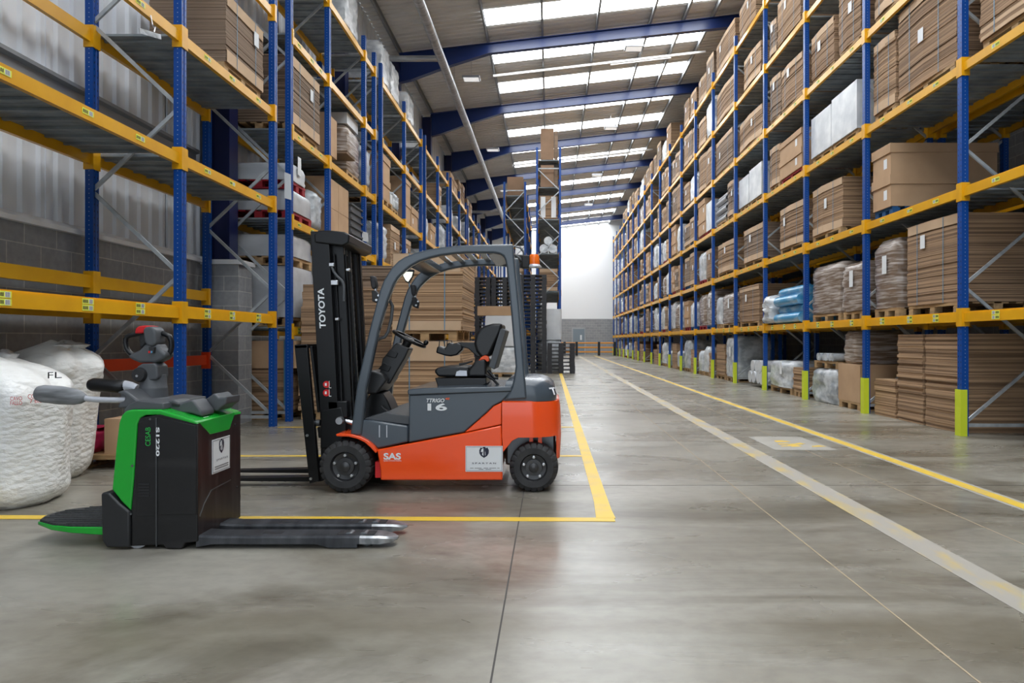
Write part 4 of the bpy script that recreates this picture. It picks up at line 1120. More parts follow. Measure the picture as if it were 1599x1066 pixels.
# counterweight: rounded in plan at the tail
def tail(zpts, r, inset=lambda q: 0.0):
    rs = []
    for z, x0, x1, ins in zpts:
        ring = [(x0, YN + ins), ]
        ya, yb = YN + ins, YF - ins
        for a in range(0, 91, 10):
            t_ = math.radians(a); ring.append((x1 - r + r * math.sin(t_), ya + r - r * math.cos(t_)))
        for a in range(0, 91, 10):
            t_ = math.radians(a); ring.append((x1 - r + r * math.cos(t_), yb - r + r * math.sin(t_)))
        ring.append((x0, yb))
        rs.append([(p[0], p[1], z) for p in ring])
    return MB().rings(rs)
def Zp(y, Y=YN): return CH - (y - VY) * Y / FPX
def Xp(x, Y=YN): return (x - VX) * Y / FPX
x0 = Xp(784)
XT = 0.098
tail([(Zp(683), x0, XT, 0), (Zp(655), x0, XT - .003, 0), (Zp(636), x0, XT - .008, 0.002), (Zp(628), x0, XT - .016, 0.006), (Zp(624.5), x0, XT - .05, .03)], 0.27).build('counterweight', 'orange', fk, smooth=40)
# lower tail skirt behind the wheel and the sloping front of the arch
def skirt(z, xc, x1, r):               # the tail outline cut off at xc
    cx_ = x1 - r; out = []
    a0 = math.asin((xc - cx_) / r)
    for q in range(9):
        t_ = a0 + (math.pi / 2 - a0) * q / 8; out.append((cx_ + r * math.sin(t_), YN + r - r * math.cos(t_), z))
    for p in out[::-1]: out.append((p[0], YN + YF - p[1], z))
    return out
MB().rings([skirt(Zp(721), .055, XT - .012, .27), skirt(Zp(700), .054, XT - .004, .27), skirt(Zp(683), .052, XT, .27)]).build('tail_skirt', 'orange', fk, smooth=40)
for ya in (YN, YF - .10):
    pz('arch_front', 'orange', [(784, 682), (812, 682), (800, 688), (785.5, 706)], ya, ya + .10, bevel=0.004)
tail([(Zp(627), Xp(786), Xp(869), .02), (Zp(618), Xp(786), Xp(870), .015), (Zp(604), Xp(788), Xp(865.5), .02), (Zp(596), Xp(790), Xp(857), .035), (Zp(591.5), Xp(794), Xp(844), .07)], 0.20).build('tail_hood', 'grey', fk, smooth=50)
# inner chassis in the wheel bays
MB().box(Xp(786), Xp(868), 5.98, 6.50, Zp(735), Zp(682)).build('rear_axle', 'darksteel', fk, bevel=.02)
MB().box(Xp(840), Xp(846), 5.80, 5.86, Zp(712), Zp(682)).box(Xp(826), Xp(832), 5.82, 5.88, Zp(700), Zp(682)).build('axle_bracket', 'orange', fk)
MB().box(Xp(500), Xp(596), 5.97, 6.51, 0.10, Zp(662)).build('front_axle', 'mast', fk, bevel=.02)
MB().box(Xp(584), Xp(596), 5.76, 6.72, 0.12, Zp(722)).build('frame_block', 'red', fk)
# front fenders
for ya, yb in ((YN - .03, YN + .26), (YF - .26, YF + .03)):
    pz('fender', 'orange', [(526, 677), (533, 675.5), (548, 677), (563, 680.5), (575, 686.5), (584, 694), (590, 703), (588, 707), (580, 698), (571, 690), (560, 684.5), (546, 681), (527, 680.5)], ya, yb, bevel=0.006)
# wheels
def wheel(cx_, cy_, r, ya, yb, out, parent=fk):
    c = at(cx_, cy_, 5.75); c = (c[0], 0, r + .001); wd = yb - ya
    def tread(i, k): return (-0.014 if (k % 6 in (0,)) else 0) if i in (2, 3) else 0
    prof = [(r * .56, 0), (r * .80, -.004), (r * .975, .018), (r, wd * .42), (r, wd * .58), (r * .975, wd - .018), (r * .80, wd + .004), (r * .56, wd)]
    def tread2(i, k):
        if i in (2,) and k % 5 == 0: return -0.016
        if i == 5 and k % 5 == 0: return -0.016
        return 0
    ty = MB().lathe(prof, (c[0], ya, c[2]), 'y', 110, False, tread2).build('tyre', 'rubber', parent, smooth=28)
    fy = ya if out < 0 else yb; sg = 1 if out < 0 else -1
    MB().lathe([(r * .57, 0), (r * .55, sg * .004), (r * .50, sg * .03), (r * .34, sg * .035), (r * .33, sg * .012), (.001, sg * .010)], (c[0], fy, c[2]), 'y', 40, False).build('rim', 'rim', ty, smooth=35)
    MB().lathe([(r * .20, sg * .012), (r * .19, -sg * .004), (r * .10, -sg * .012), (r * .02, -sg * .014)], (c[0], fy, c[2]), 'y', 24).build('hub_cap', 'rim', ty, smooth=40)
    for k in range(5):
        a = math.radians(90 + 72 * k)
        MB().lathe([(.013, sg * .034), (.013, sg * .004), (.008, sg * .002)], (c[0] + r * .42 * math.cos(a), fy, c[2] + r * .42 * math.sin(a)), 'y', 6).build('wheel_nut', 'steel', ty)
    return ty
wheel(541, 731, 0.222, 5.70, 5.93, -1); wheel(541, 731, 0.222, 6.55, 6.78, 1)
wheel(833.5, 731.5, 0.208, 5.73, 5.92, -1); wheel(833.5, 731.5, 0.208, 6.56, 6.75, 1)
# mast
YM0, YM1 = 5.88, 6.60
def mast_pts(xl, xr, yt=361, yb=748, lean=17.5):
    f = lambda y: lean * (y - 361) / (692 - 361)
    return [(xl + f(yt), yt), (xr + f(yt), yt), (xr + f(yb), yb), (xl + f(yb), yb)]
for ya in (YM0, YM1 - .06):
    pz('mast_rail', 'mast', mast_pts(484.5, 513), ya, ya + .06, Y=YM0, bevel=0.005)
for ya in (YM0 + .07, YM1 - .13):
    pz('inner_rail', 'mast', mast_pts(506, 531, 368), ya, ya + .05, Y=YM0, bevel=0.004)
pz('mast_crosshead', 'mast', [(491, 366), (497, 360), (513, 359.5), (538, 362), (546, 366), (545, 379), (535, 384), (492, 379)], YM0 - .012, YM1 + .03, Y=YM0, bevel=0.012, seg=3)
pz('mast_crossbar', 'mast', mast_pts(497, 528, 626, 652), YM0, YM1, Y=YM0)
pz('mast_foot', 'mast', [(501, 640), (533, 635), (541, 660), (541, 676), (524, 700), (500, 700)], YM0 - .004, YM0 + .09, Y=YM0)
for yy in (YM0 + .15, YM1 - .15):
    a, b_ = at(525, 384, YM0), at(546, 720, YM0)
    MB().tube([(a[0], yy, a[2]), (b_[0], yy, b_[2])], 0.028, 14).build('lift_cylinder', 'mast', fk, smooth=60)
    MB().tube([(a[0] + .001, yy, a[2]), (a[0] + .055, yy, a[2] - .9)], 0.014, 10).build('piston_rod', 'darksteel', fk, smooth=60)
for yy in (YM0 + .30, YM0 + .42):
    mb = MB(); a, b_ = at(523, 384, YM0), at(541, 690, YM0)
    n = 60
    for k in range(n):
        q = k / n; x = a[0] + (b_[0] - a[0]) * q; z = a[2] + (b_[2] - a[2]) * q
        w_ = .011 if k % 2 else .016
        mb.box(x - .012, x + .012, yy - w_, yy + w_, z - .017, z + .017)
    mb.build('lift_chain', 'darksteel', fk)
for yy, x0_, w_ in ((YM0 + .04, 519, 0), (YM0 + .22, 530, 1), (YM0 + .10, 534, 0)):
    pth = [(at(x0_ + q * 17, 395 + q * 300, YM0)[0], yy + .02 * math.sin(q * 5), at(x0_, 395 + q * 300, YM0)[2]) for q in [i / 12 for i in range(13)]]
    MB().tube(pth, 0.0095, 8).build('hydraulic_hose', 'mast', fk, smooth=60)
pth = [at(x, y, YM0 + .01) for x, y in ((518, 416), (521, 424), (527, 432), (534, 438), (537, 446), (537, 470))]
MB().tube(pth, 0.012, 8).build('hydraulic_hose', 'greyflat', fk, smooth=60)
for x, y, s_ in ((517.5, 413, .022), (522, 441, .03), (526, 498, .016), (543, 421, .016)):
    a = at(x, y, YM0)
    MB().box(a[0] - s_, a[0] + s_, YM0 - .004, YM0 + .03, a[2] - s_ * .7, a[2] + s_ * .7).build('hose_clamp', 'steel', fk, bevel=.004)
a = at(532, 656, YM0)
MB().lathe([(.005, -.03), (.03, -.03), (.034, -.01), (.034, .05)], (a[0], YM0 - .02, a[2]), 'y', 16).build('tilt_pin', 'steel', fk, smooth=40)
a, b_ = at(534, 656, YM0 - .01), at(545, 662, YM0 - .01)
MB().tube([(a[0], YM0 + .02, a[2]), (b_[0] + .2, YM0 + .02, b_[2] - .05)], .02, 12).build('tilt_cylinder', 'steel', fk, smooth=60)
lt = text('TOYOTA', 'lettering', 'white', fk, (at(497.5, 0, YM0)[0], at(507.6, 0, YM0)[0], at(0, 512.5, YM0)[2], at(0, 449.5, YM0)[2]), YM0 - .003, rot=90, bold=0.03)
for v in lt.data.vertices:                       # follow the lean of the mast
    v.co.x += (at(0, 481, YM0)[2] - v.co.z) * 0.053
mb = MB()
for y, c in ((600, 0), (613, 0)):
    a = at(510, y, YM0); mb.lathe([(.001, -.001), (.03, -.001), (.03, .001)], (a[0], YM0 - .003, a[2]), 'y', 20)
mb.build('warning_sticker', 'red', fk)
mb = MB()
for y in (600, 613):
    a = at(515, y, YM0); mb.box(a[0] - .006, a[0] - .002, YM0 - .005, YM0 - .003, a[2] - .032, a[2] + .03); mb.box(a[0] - .004, a[0] + .014, YM0 - .005, YM0 - .003, a[2] - .032, a[2] - .026)
    b_ = at(509, y, YM0); mb.box(b_[0] - .008, b_[0] + .008, YM0 - .0055, YM0 - .0045, b_[2] - .012, b_[2] + .012)
mb.build('warning_pictogram', 'white', fk)
# carriage, backrest, forks
lb = lambda x, y: (x, y)
for ya in (5.82, 6.60):
    pz('backrest_upright', 'mast', [(461.5, 539), (481, 538), (500, 750), (485, 753.5)] if ya < 6 else [(463, 539), (481, 538), (499, 745), (485, 748)], ya, ya + .05, Y=5.85, bevel=.004)
pz('backrest_plate', 'mast', [(482, 540), (486, 540), (498, 644), (494, 644)], 5.87, 6.60, Y=5.85, bevel=.003)
pz('backrest_top_bar', 'mast', [(462, 538), (482, 537), (482, 543), (463, 544)], 5.82, 6.65, Y=5.85, bevel=.003)
for yt in (668, 716):
    pz('carriage_bar', 'mast', [(492, yt), (503, yt), (505, yt + 17), (494, yt + 17)], 5.90, 6.58, Y=5.85, bevel=.004)
for x, y in ((480, 679.5), (485.7, 747)):
    a = at(x, y, 5.82); MB().lathe([(.012, -.012), (.012, 0)], (a[0], 5.82, a[2]), 'y', 6).build('bolt', 'steel', fk)
MB().tube([at(488, 660, 5.9), at(500, 660, 5.9)], .028, 12).build('shift_cylinder', 'darksteel', fk, smooth=50)
for ya in (5.98, 6.36):
    a0 = at(484, 700, 5.85); xb = at(493, 0, 5.85)[0]
    pts = [(xb + .04, .62), (xb, .62), (xb - .005, .10), (xb - .03, .062), (xb - 1.13, .040), (xb - 1.15, .052), (xb - .06, .098), (xb + .035, .10)]
    pts = [(xb + .035, .60), (xb, .60), (xb - .002, .12), (xb - .03, .085), (xb - 1.14, .062), (xb - 1.15, .048), (xb - .02, .040), (xb + .02, .05), (xb + .035, .08)]
    MB().prism(pts, ya, ya + .11).build('fork', 'mast', fk, bevel=.004)
# overhead guard: two hoops with cross members
OUT = [(546.5, 679), (557.7, 597.7), (576.3, 515), (592.8, 453), (599, 437), (605, 427.5), (612, 417), (621.7, 407.2), (632, 400.5), (646.4, 394.8), (666, 389.5), (687.7, 386), (710, 383.5), (729, 382.3), (760, 381.3), (801.3, 381), (803.3, 404), (811, 480), (817.8, 564.7), (822.5, 622.5)]
INN = [(786.5, 625), (792, 618), (799, 604), (802.5, 590), (805, 572), (798, 490), (791, 418), (789, 407), (786, 400), (780, 396.5), (770, 395), (729, 394.8), (710, 396), (687.7, 399), (672, 402.5), (654.7, 408), (641, 415.5), (631, 424), (622, 433), (615.5, 443), (605, 470), (590.7, 519.3), (572, 606), (564.5, 680)]
for ya in (YN, YF - .075):
    MB().prism(PZ(OUT + INN, YN), ya, ya + .075).build('guard_hoop', 'grey', fk, bevel=.016, seg=3)
for (xa, xb, yt, yb) in ((628, 660, 397, 411), (760, 790, 384, 396)):
    pz('roof_crossbar', 'grey', [(xa, yt + 5), (xb, yt - 2), (xb, yb - 4), (xa, yb)], YN + .07, YF - .07, bevel=.008)
for x_ in (672, 695, 718, 741):
    yt_ = 388.5 - (x_ - 672) * .07
    pz('roof_bar', 'grey', [(x_, yt_), (x_ + 9, yt_ - 1), (x_ + 10, yt_ + 3), (x_ + 1, yt_ + 4.5)], YN + .07, YF - .07, bevel=.003)
# handle inside the front pillar, mirror, lamps, beacon
pth = [at(x, y, YN + .12) for x, y in ((599, 463), (609, 470), (613, 478), (611, 498), (606, 518), (601, 526), (592, 529), (584, 535))]
MB().tube(pth, .014, 10).build('grab_handle', 'greyflat', fk, smooth=60)
Ym = 6.2
MB().prism(PZ([(627, 418), (647, 421), (645, 431), (638, 442.5), (633, 440), (628, 430)], Ym), Ym, Ym + .025).build('mirror_shell', 'black', fk, bevel=.008)
MB().prism(PZ([(629, 424), (645, 424.5), (643, 432), (637.5, 440), (634, 438), (630, 431)], Ym), Ym - .004, Ym).build('mirror_glass', 'mirror', fk)
MB().tube([at(640, 419, Ym), at(645, 412, Ym), at(650, 404, Ym)], .008, 8).build('mirror_arm', 'black', fk, smooth=60)
for i, (dx, yy) in enumerate(((0, YN + .02), (30, 6.62))):
    Yl = YN if i == 0 else 5.72
    ox = dx if i else 0
    pz('work_lamp', 'black', [(576 + ox, 430), (583 + ox, 430), (586.5 + ox, 445), (585 + ox, 450), (580 + ox, 451), (578 + ox, 446)], yy, yy + .09, bevel=.012, seg=3)
    pz('lamp_bracket', 'black', [(579 + ox, 453), (586 + ox, 453), (592 + ox, 462), (590 + ox, 474), (580 + ox, 470)], yy, yy + .05, bevel=.006)
    a = at(583.5 + ox, 452, Yl); MB().lathe([(.012, -.03), (.014, 0), (.012, .03)], (a[0], yy + .04, a[2]), 'z', 12).build('lamp_joint', 'steel', fk, smooth=40)
    for q in (461, 468):
        a = at(590.5 + ox - (q - 461) * .5, q, Yl); MB().lathe([(.009, -.012), (.009, 0)], (a[0], yy, a[2]), 'y', 10).build('lamp_bolt', 'steel', fk)
Yb = 6.2
a = at(834, 405, Yb)
bc = MB().lathe([(.050, -.045), (.052, -.03), (.046, .03), (.036, .045), (.005, .048)], (a[0], Yb, a[2]), 'z', 24).build('beacon', 'beacon', fk, smooth=40, label='amber warning beacon')
MB().lathe([(.066, -.072), (.066, -.062), (.05, -.045)], (a[0], Yb, a[2]), 'z', 24).build('beacon_base', 'silver', bc, smooth=40)
MB().box(at(815, 0, Yb)[0], at(827, 0, Yb)[0], Yb - .05, Yb + .05, at(0, 419, Yb)[2], at(0, 399, Yb)[2]).build('rear_lamp', 'black', fk, bevel=.01)
MB().tube([at(800, 384, Yb), at(812, 387, Yb), at(817, 393, Yb), at(818, 402, Yb)], .007, 8).tube([at(800, 395, Yb), at(810, 402, Yb), at(818, 410, Yb), at(838, 417, Yb)], .010, 8).build('beacon_arm', 'greyflat', fk, smooth=60)
# steering column, console, wheel
Ys = 6.05
MB().prism(PZ([(618.4, 535), (639, 544), (633, 557), (608, 600), (590.6, 592), (597, 560)], Ys), Ys, Ys + .20).build('steering_column', 'dash', fk, bevel=.012, seg=3)
MB().prism(PZ([(568, 590), (572, 584), (583, 577), (602, 582), (609, 592), (593, 613), (570, 614)], Ys), Ys - .12, Ys + .36).build('dashboard', 'dash', fk, bevel=.015, seg=3)
MB().prism(PZ([(580, 612), (598, 613), (606, 625), (616, 648), (590, 653), (566, 662), (564, 640)], Ys), Ys - .02, Ys + .26).build('column_foot', 'mast', fk, bevel=.01)
a, b_ = at(598, 632, Ys), at(617, 650, Ys)
MB().bar((a[0], Ys - .05, a[2]), (b_[0], Ys - .05, b_[2]), .08, .015).build('brake_pedal', 'mast', fk, bevel=.003)
for i, (x, y) in enumerate(((616, 545), (605, 566))):
    MB().prism(PZ([(x - 14, y + 10), (x - 6, y), (x + 6, y + 6), (x + 2, y + 14)], Ys), Ys - .012, Ys).build('column_trim', 'mast', fk, bevel=.004)
sc_c = Vector(at(635.5, 529, Ys)); sc_c.y = Ys + .10
e1 = Vector((47, 0, -24)).normalized(); e2 = Vector((0, 1, 0)); nn = e1.cross(e2)
R_ = .152
sw = MB().tube([sc_c + e1 * R_ * math.cos(t_) + e2 * R_ * math.sin(t_) for t_ in [2 * math.pi * k / 40 for k in range(40)]], .015, 10, closed=True)
sw = sw.build('steering_wheel', 'mast', fk, smooth=60)
mb = MB()
for k in range(3):
    t_ = math.radians(90 + 120 * k); mb.bar(sc_c - nn * .0, sc_c + (e1 * math.cos(t_) + e2 * math.sin(t_)) * R_, .03, .012, up=nn)
mb.build('wheel_spoke', 'mast', sw)
up_ = nn if nn.z > 0 else -nn
MB().tube([sc_c + up_ * .01, sc_c - up_ * .10], [.045, .035], 16).build('wheel_hub', 'mast', sw, smooth=50)
k_ = sc_c + e1 * R_ * .98
MB().tube([k_ + up_ * .01, k_ + up_ * .03, k_ + up_ * .05, k_ + up_ * .062], [.010, .022, .022, .008], 12).build('steering_knob', 'mast', sw, smooth=60)
# seat
Yc = 5.98
def sp(name, m, pts, ya, yb, bevel=.02, **k): return MB().prism(PZ(pts, Yc), ya, yb).build(name, m, fk, bevel=bevel, seg=4, **k)
sp('seat_base', 'mast', [(679, 590), (759, 590), (760, 599), (748, 605), (684, 605)], Yc, Yc + .50, .008)
sp('seat_cushion', 'seat', [(677.5, 580), (681, 574.5), (690, 572.5), (709.6, 571.5), (733, 573), (733, 588), (684, 588)], Yc, Yc + .50, .022)
sp('seat_bolster', 'seat', [(731, 578), (742.6, 562.6), (748, 560), (759, 560.5), (760, 588), (731, 588)], Yc - .01, Yc + .51, .02)
sp('seat_backrest', 'seat', [(739.5, 536), (742.6, 522), (749, 513), (757, 508), (769.4, 504.8), (780, 504.5), (785, 507), (781, 520), (764, 556), (752, 560), (743, 549)], Yc + .02, Yc + .48, .025)
sp('backrest_shell', 'greyflat', [(781, 514), (784.5, 512.5), (790, 516), (772, 577), (763, 572)], Yc + .0, Yc + .50, .006)
sp('seat_side_panel', 'silver', [(711, 587), (713, 580), (718, 578), (729, 578.5), (729.5, 587)], Yc - .006, Yc, .002)
sp('armrest', 'seat', [(704, 534.5), (740, 534.5), (744, 542), (742, 560), (736, 558), (722, 545), (706, 541)], Yc + .42, Yc + .50, .008)
sp('control_console', 'seat', [(669, 552), (671, 543), (674, 540), (680, 543), (684, 545), (688, 537), (692, 534), (697, 537), (705, 535), (713, 541), (714, 546), (704, 556), (694, 558), (685, 557)], Yc + .38, Yc + .54, .02)
for x in (677, 690):
    a = at(x, 538, Yc); MB().tube([(a[0] - .025, Yc + .45, a[2] - .02), (a[0] - .02, Yc + .45, a[2] + .035), (a[0] + .02, Yc + .45, a[2] + .035), (a[0] + .03, Yc + .45, a[2] - .02)], .005, 6).build('control_lever', 'mast', fk, smooth=60)
sp('belt_buckle', 'buckle', [(747, 563), (752, 557), (757, 554.5), (763, 556), (764, 563), (761, 565), (757, 561)], Yc - .012, Yc + .03, .006, label='bright orange belt buckle')
MB().tube([at(717, 569, Yc - .03), at(728, 567, Yc - .03), at(738, 564, Yc - .03)], [.012, .010, .007], 10).build('seat_lever', 'mast', fk, smooth=60)
MB().tube([at(758, 585, Yc), at(770, 592, Yc), at(780, 603, Yc)], .012, 10).tube([at(762, 578, Yc), at(772, 590, Yc), at(778, 590, Yc)], .014, 10).build('seat_adjuster', 'mast', fk, smooth=60)
# writing and the sign
def lab(s, m, x0_, x1_, yt, yb, Y=YN - .003, **k):
    a, b_ = at(x0_, yb, Y), at(x1_, yt, Y)
    return text(s, 'lettering', m, fk, (a[0], b_[0], a[2], b_[2]), Y, **k)
lab('TTRIGO', 'white', 666, 694, 622, 628, bold=.02, shear=.25)
lab('48', 'orangetext', 695, 702, 620.5, 624, bold=.02, shear=.2)
lab('16', 'white', 667.5, 698, 629.5, 641, bold=.03)
lab('SAS', 'white', 599, 626, 707, 717.5, bold=.035)
lab('System of Active Stability', 'white', 599, 627, 718, 720.5, bold=.01)
def sign(parent, P, wd, ht, frame, base):
    """White plate with the helmet in a shield; P maps (u 0..1, w 0..1) to a point, d is the lift off the surface."""
    def quad(name, m, polys, d):
        mb = MB()
        for pl in polys:
            a = [P(u, w_, d) for u, w_ in pl]; b_ = [P(u, w_, d - .0015) for u, w_ in pl]
            mb.rings([a, b_])
        return mb.build(name, m, pt)
    mb = MB(); c = [(0, 0), (1, 0), (1, 1), (0, 1)]
    mb.rings([[P(u, w_, .004) for u, w_ in c], [P(u, w_, .0005) for u, w_ in c]])
    pt = mb.build('sign_plate', 'white', parent)
    b0 = .025 * ht / wd
    quad('sign_border', 'greyflat', [[(.02, .03), (.98, .03), (.98, .04), (.02, .04)], [(.02, .96), (.98, .96), (.98, .97), (.02, .97)], [(.02, .03), (.026, .03), (.026, .97), (.02, .97)], [(.974, .03), (.98, .03), (.98, .97), (.974, .97)]], .0055)
    r = ht / wd
    sh = [(0, .52), (-.10, .60), (-.145, .70), (-.15, .82), (-.11, .92), (-.05, .90), (-.035, .95), (.035, .95), (.05, .90), (.11, .92), (.15, .82), (.145, .70), (.10, .60)]
    k = .9 if r > .9 else 1.25 * r
    quad('emblem', 'emblem', [[(.5 + u * k * 1.0, .02 + w_) for u, w_ in sh]], .0055)
    quad('emblem_helmet', 'white', [[(.5 + u * k, .02 + w_) for u, w_ in [(-.085, .85), (-.02, .90), (-.02, .60), (-.06, .64), (-.05, .72), (-.03, .74), (-.06, .76), (-.10, .74)]], [(.5 + u * k, .02 + w_) for u, w_ in [(.02, .90), (.03, .60), (.045, .64), (.04, .74), (.025, .78)]]], .007)
    return pt
x0_, x1_ = Xp(727), Xp(785); z0_, z1_ = Zp(736), Zp(696)
YS = YN - .001
pt = sign(fk, lambda u, w_, d: (x0_ + (x1_ - x0_) * u, YS - d, z0_ + (z1_ - z0_) * w_), x1_ - x0_, z1_ - z0_, 'front', YS)
def sgt(s, u0, u1, w0, w1, m='emblem', **k):
    text(s, 'lettering', m, pt, (x0_ + (x1_ - x0_) * u0, x0_ + (x1_ - x0_) * u1, z0_ + (z1_ - z0_) * w0, z0_ + (z1_ - z0_) * w1), YS - .0065, **k)
sgt('S P A R T A N', .18, .82, .30, .36)
mb = MB()
for i, (u0, u1, w_) in enumerate(((.13, .92, .14), (.33, .70, .09))):
    n = int((u1 - u0) / .03)
    for q in range(n):
        if rnd.random() < .2: continue
        a = u0 + q * (u1 - u0) / n
        mb.box(x0_ + (x1_ - x0_) * a, x0_ + (x1_ - x0_) * (a + .022), YS - .0065, YS - .005, z0_ + (z1_ - z0_) * (w_ - .010), z0_ + (z1_ - z0_) * (w_ + .012))
mb.build('fine_print', 'greyflat', pt)
# TOYOTA round the tail corner
r_ = .20; xt = Xp(866)
def tailpt(sv, z):
    q = (z - Zp(618)) / (Zp(604) - Zp(618))
    xt = Xp(870) + (Xp(865.5) - Xp(870)) * q; ya = YN + .015 + .005 * q; arc = r_ * math.pi / 2
    if sv < arc:
        t_ = sv / r_; return (xt - r_ + r_ * math.sin(t_), ya + r_ - r_ * math.cos(t_))
    return (xt, ya + r_ + (sv - arc))
o = text('TOYOTA', 'lettering', 'white', fk, (0.165, 0.165 + .62, Zp(618), Zp(606)), 0, bold=.03)
for v in o.data.vertices:
    p = tailpt(v.co.x, v.co.z); q = tailpt(v.co.x + .01, v.co.z); nx, ny = (q[1] - p[1]), -(q[0] - p[0]); L_ = math.hypot(nx, ny)
    v.co = (p[0] + nx / L_ * .006, p[1] + ny / L_ * .006, v.co.z)

# ------------------------------------------------------------------ the green and black pallet truck
TN, TF = 4.17, 4.757
tk = thing('pallet_truck', 'green and black ride-on electric pallet truck with low forks in front', 'pallet truck', (-2.45, 4.46, 0))
def tz(name, m, pts, ya, yb, Y=TN, bevel=.01, seg=3, parent=tk, **k): return MB().prism(PZ(pts, Y), ya, yb).build(name, m, parent, bevel=bevel, seg=seg, **k)
tz('chassis', 'truckblack', [(204, 853), (204, 797), (215, 652), (250, 646), (307.5, 660), (308, 846), (288, 848), (283, 857), (259, 857), (254, 851)], TN + .004, TF, bevel=.008)
tz('motor_cover', 'green', [(175, 764), (181, 700), (186, 660), (190, 648), (197, 641.5), (205, 639.5), (250, 639.5), (303, 656), (308.5, 658.5), (308.5, 663), (250, 647.5), (228, 648), (219, 652), (214.5, 662), (209, 745), (204, 797), (190, 783)], TN - .002, TF + .004, bevel=.016)
# green fold over the end face
xe = at(308, 0, TN)[0]
def ep(x, y, d=0.0):                     # a point of the end face seen at pixel x, y
    Y = xe * FPX / (x - VX); return (Y, CH - (y - VY) * Y / FPX)
pl = [ep(310, 659), ep(375 - 8.5, 643), ep(357, 671), ep(327.5, 678)]
MB().prism(pl, xe - .004, xe + .006, 'x').build('cover_flap', 'green', tk, bevel=.004)
MB().prism([(TN + .006, .06), (TF, .06), (TF, .775), (TN + .006, .775)], xe - .02, xe, 'x').build('battery_panel', 'truckend', tk, bevel=.006)
mb = MB()
pp = [ep(312, 806), ep(319, 786), ep(330, 765), ep(345, 757), ep(360, 749)]
for a, b_ in zip(pp[:-1], pp[1:]): mb.bar((xe, a[0], a[1]), (xe, b_[0], b_[1]), .006, .006)
mb.build('panel_crease', 'darksteel', tk)
for x, y in ((367, 663), (370, 760)):
    a = ep(x, y); MB().lathe([(.009, 0), (.009, .004)], (xe, a[0], a[1]), 'x', 10).build('panel_screw', 'black', tk)
tz('rear_skirt', 'dash', [(159.3, 770), (164, 767.5), (172, 768.5), (188, 785), (204, 798), (204, 854), (168, 853.5), (161, 843)], TN - .012, TF + .012, bevel=.018)
tz('side_panel', 'truckblack', [(216, 660), (243, 652), (243.5, 806), (212.5, 806)], TN - .002, TN + .01, bevel=.003)
tz('battery_door', 'truckblack', [(245.5, 651), (306, 664), (306.5, 803), (247, 803)], TN - .003, TN + .01, bevel=.003)
mb = MB()
for k in range(5):
    a = at(217, 755 + 4.5 * k, TN); b_ = at(234, 0, TN); mb.box(a[0], b_[0], TN - .006, TN, a[2] - .006, a[2] + .002)
mb.build('air_vent', 'black', tk)
a = at(243.8, 652, TN); b_ = at(245, 853, TN)
MB().box(a[0], b_[0], TN - .0035, TN + .01, b_[2], a[2]).build('panel_seam', 'darksteel', tk)
for x, y in ((235, 654), (207, 727), (205, 802)):
    a = at(x, y, TN); MB().lathe([(.007, -.006), (.007, .0)], (a[0], TN, a[2]), 'y', 10).build('panel_screw', 'darksteel', tk)
def tw(x, y, r, ya, yb, nm, m):
    a = at(x, y, TN); return MB().lathe([(r * .5, 0), (r, .006), (r, yb - ya - .006), (r * .5, yb - ya)], (a[0], ya, r + .001), 'y', 24).build(nm, m, tk, smooth=40)
tw(210, 0, .075, TN + .02, TN + .09, 'castor_wheel', 'silver'); tw(210, 0, .075, TF - .09, TF - .02, 'castor_wheel', 'silver')
tw(235, 0, .115, 4.42, 4.52, 'drive_wheel', 'rubber')
# top: dark deck with tray, bowl and tiller
tz('top_deck', 'greyflat', [(187, 662), (189, 640), (197, 631), (210, 626), (250, 630), (252, 640), (205, 640), (195, 643), (191, 650)], TN + .03, TF - .03, bevel=.02)
zt = lambda y, Y: CH - (y - VY) * Y / FPX
T1 = 4.30
def tt(name, m, pts, ya, yb, bevel=.008, Y=T1): return MB().prism(PZ(pts, Y), ya, yb).build(name, m, tk, bevel=bevel, seg=3)
tt('tray_body', 'greyflat', [(252, 642), (254, 634), (268, 623.5), (274, 623), (283, 629), (294, 625), (302, 623), (306, 626), (318, 642), (318, 650), (300, 645)], T1 - .02, T1 + .14, .012)
tt('tray_bracket', 'greyflat', [(286, 640), (288, 631), (300, 627), (310, 620), (314, 617), (318, 619.5), (322, 624), (331, 624), (335, 622), (334, 634), (325, 640), (320, 646)], T1 + .16, T1 + .36, .010)
tt('tray_lip', 'black', [(272, 628), (283, 630), (283, 634), (272, 633)], T1 - .03, T1 + .1, .003)
MB().prism([(-2.30, 4.50), (-2.19, 4.50), (-2.19, 4.60), (-2.30, 4.60)], .786, .79, 'z')
a = at(330, 644, 4.45)
MB().box(a[0] - .05, a[0] + .03, 4.30, 4.36, .7935, .7945).build('cover_sticker', 'white', tk)
YT = 4.46
def lz(prof, x, name, m, n=28):
    a = at(x, 0, YT); return MB().lathe([(r, zt(y, YT)) for r, y in prof], (a[0], YT, 0), 'z', n).build(name, m, tk, smooth=45)
lz([(.15, 636), (.15, 631), (.125, 624), (.105, 620), (.09, 619)], 236, 'turret_base', 'greyflat')
lz([(.086, 621), (.084, 606), (.083, 604), (.080, 603), (.076, 585), (.06, 583)], 239.5, 'steering_turret', 'greyflat')
MB().prism(PZ([(222, 578), (225, 571), (232, 567), (250, 566), (255.5, 571), (256.5, 588), (254, 592), (238, 594), (226, 592)], YT), YT - .075, YT + .055).build('tiller_neck', 'greyflat', tk, bevel=.012, seg=3)
a = at(229.5, 584, YT); MB().lathe([(.012, -.012), (.040, -.010), (.047, .004), (.047, .03)], (a[0], YT - .09, a[2]), 'y', 26).build('tiller_pivot', 'black', tk, smooth=40)
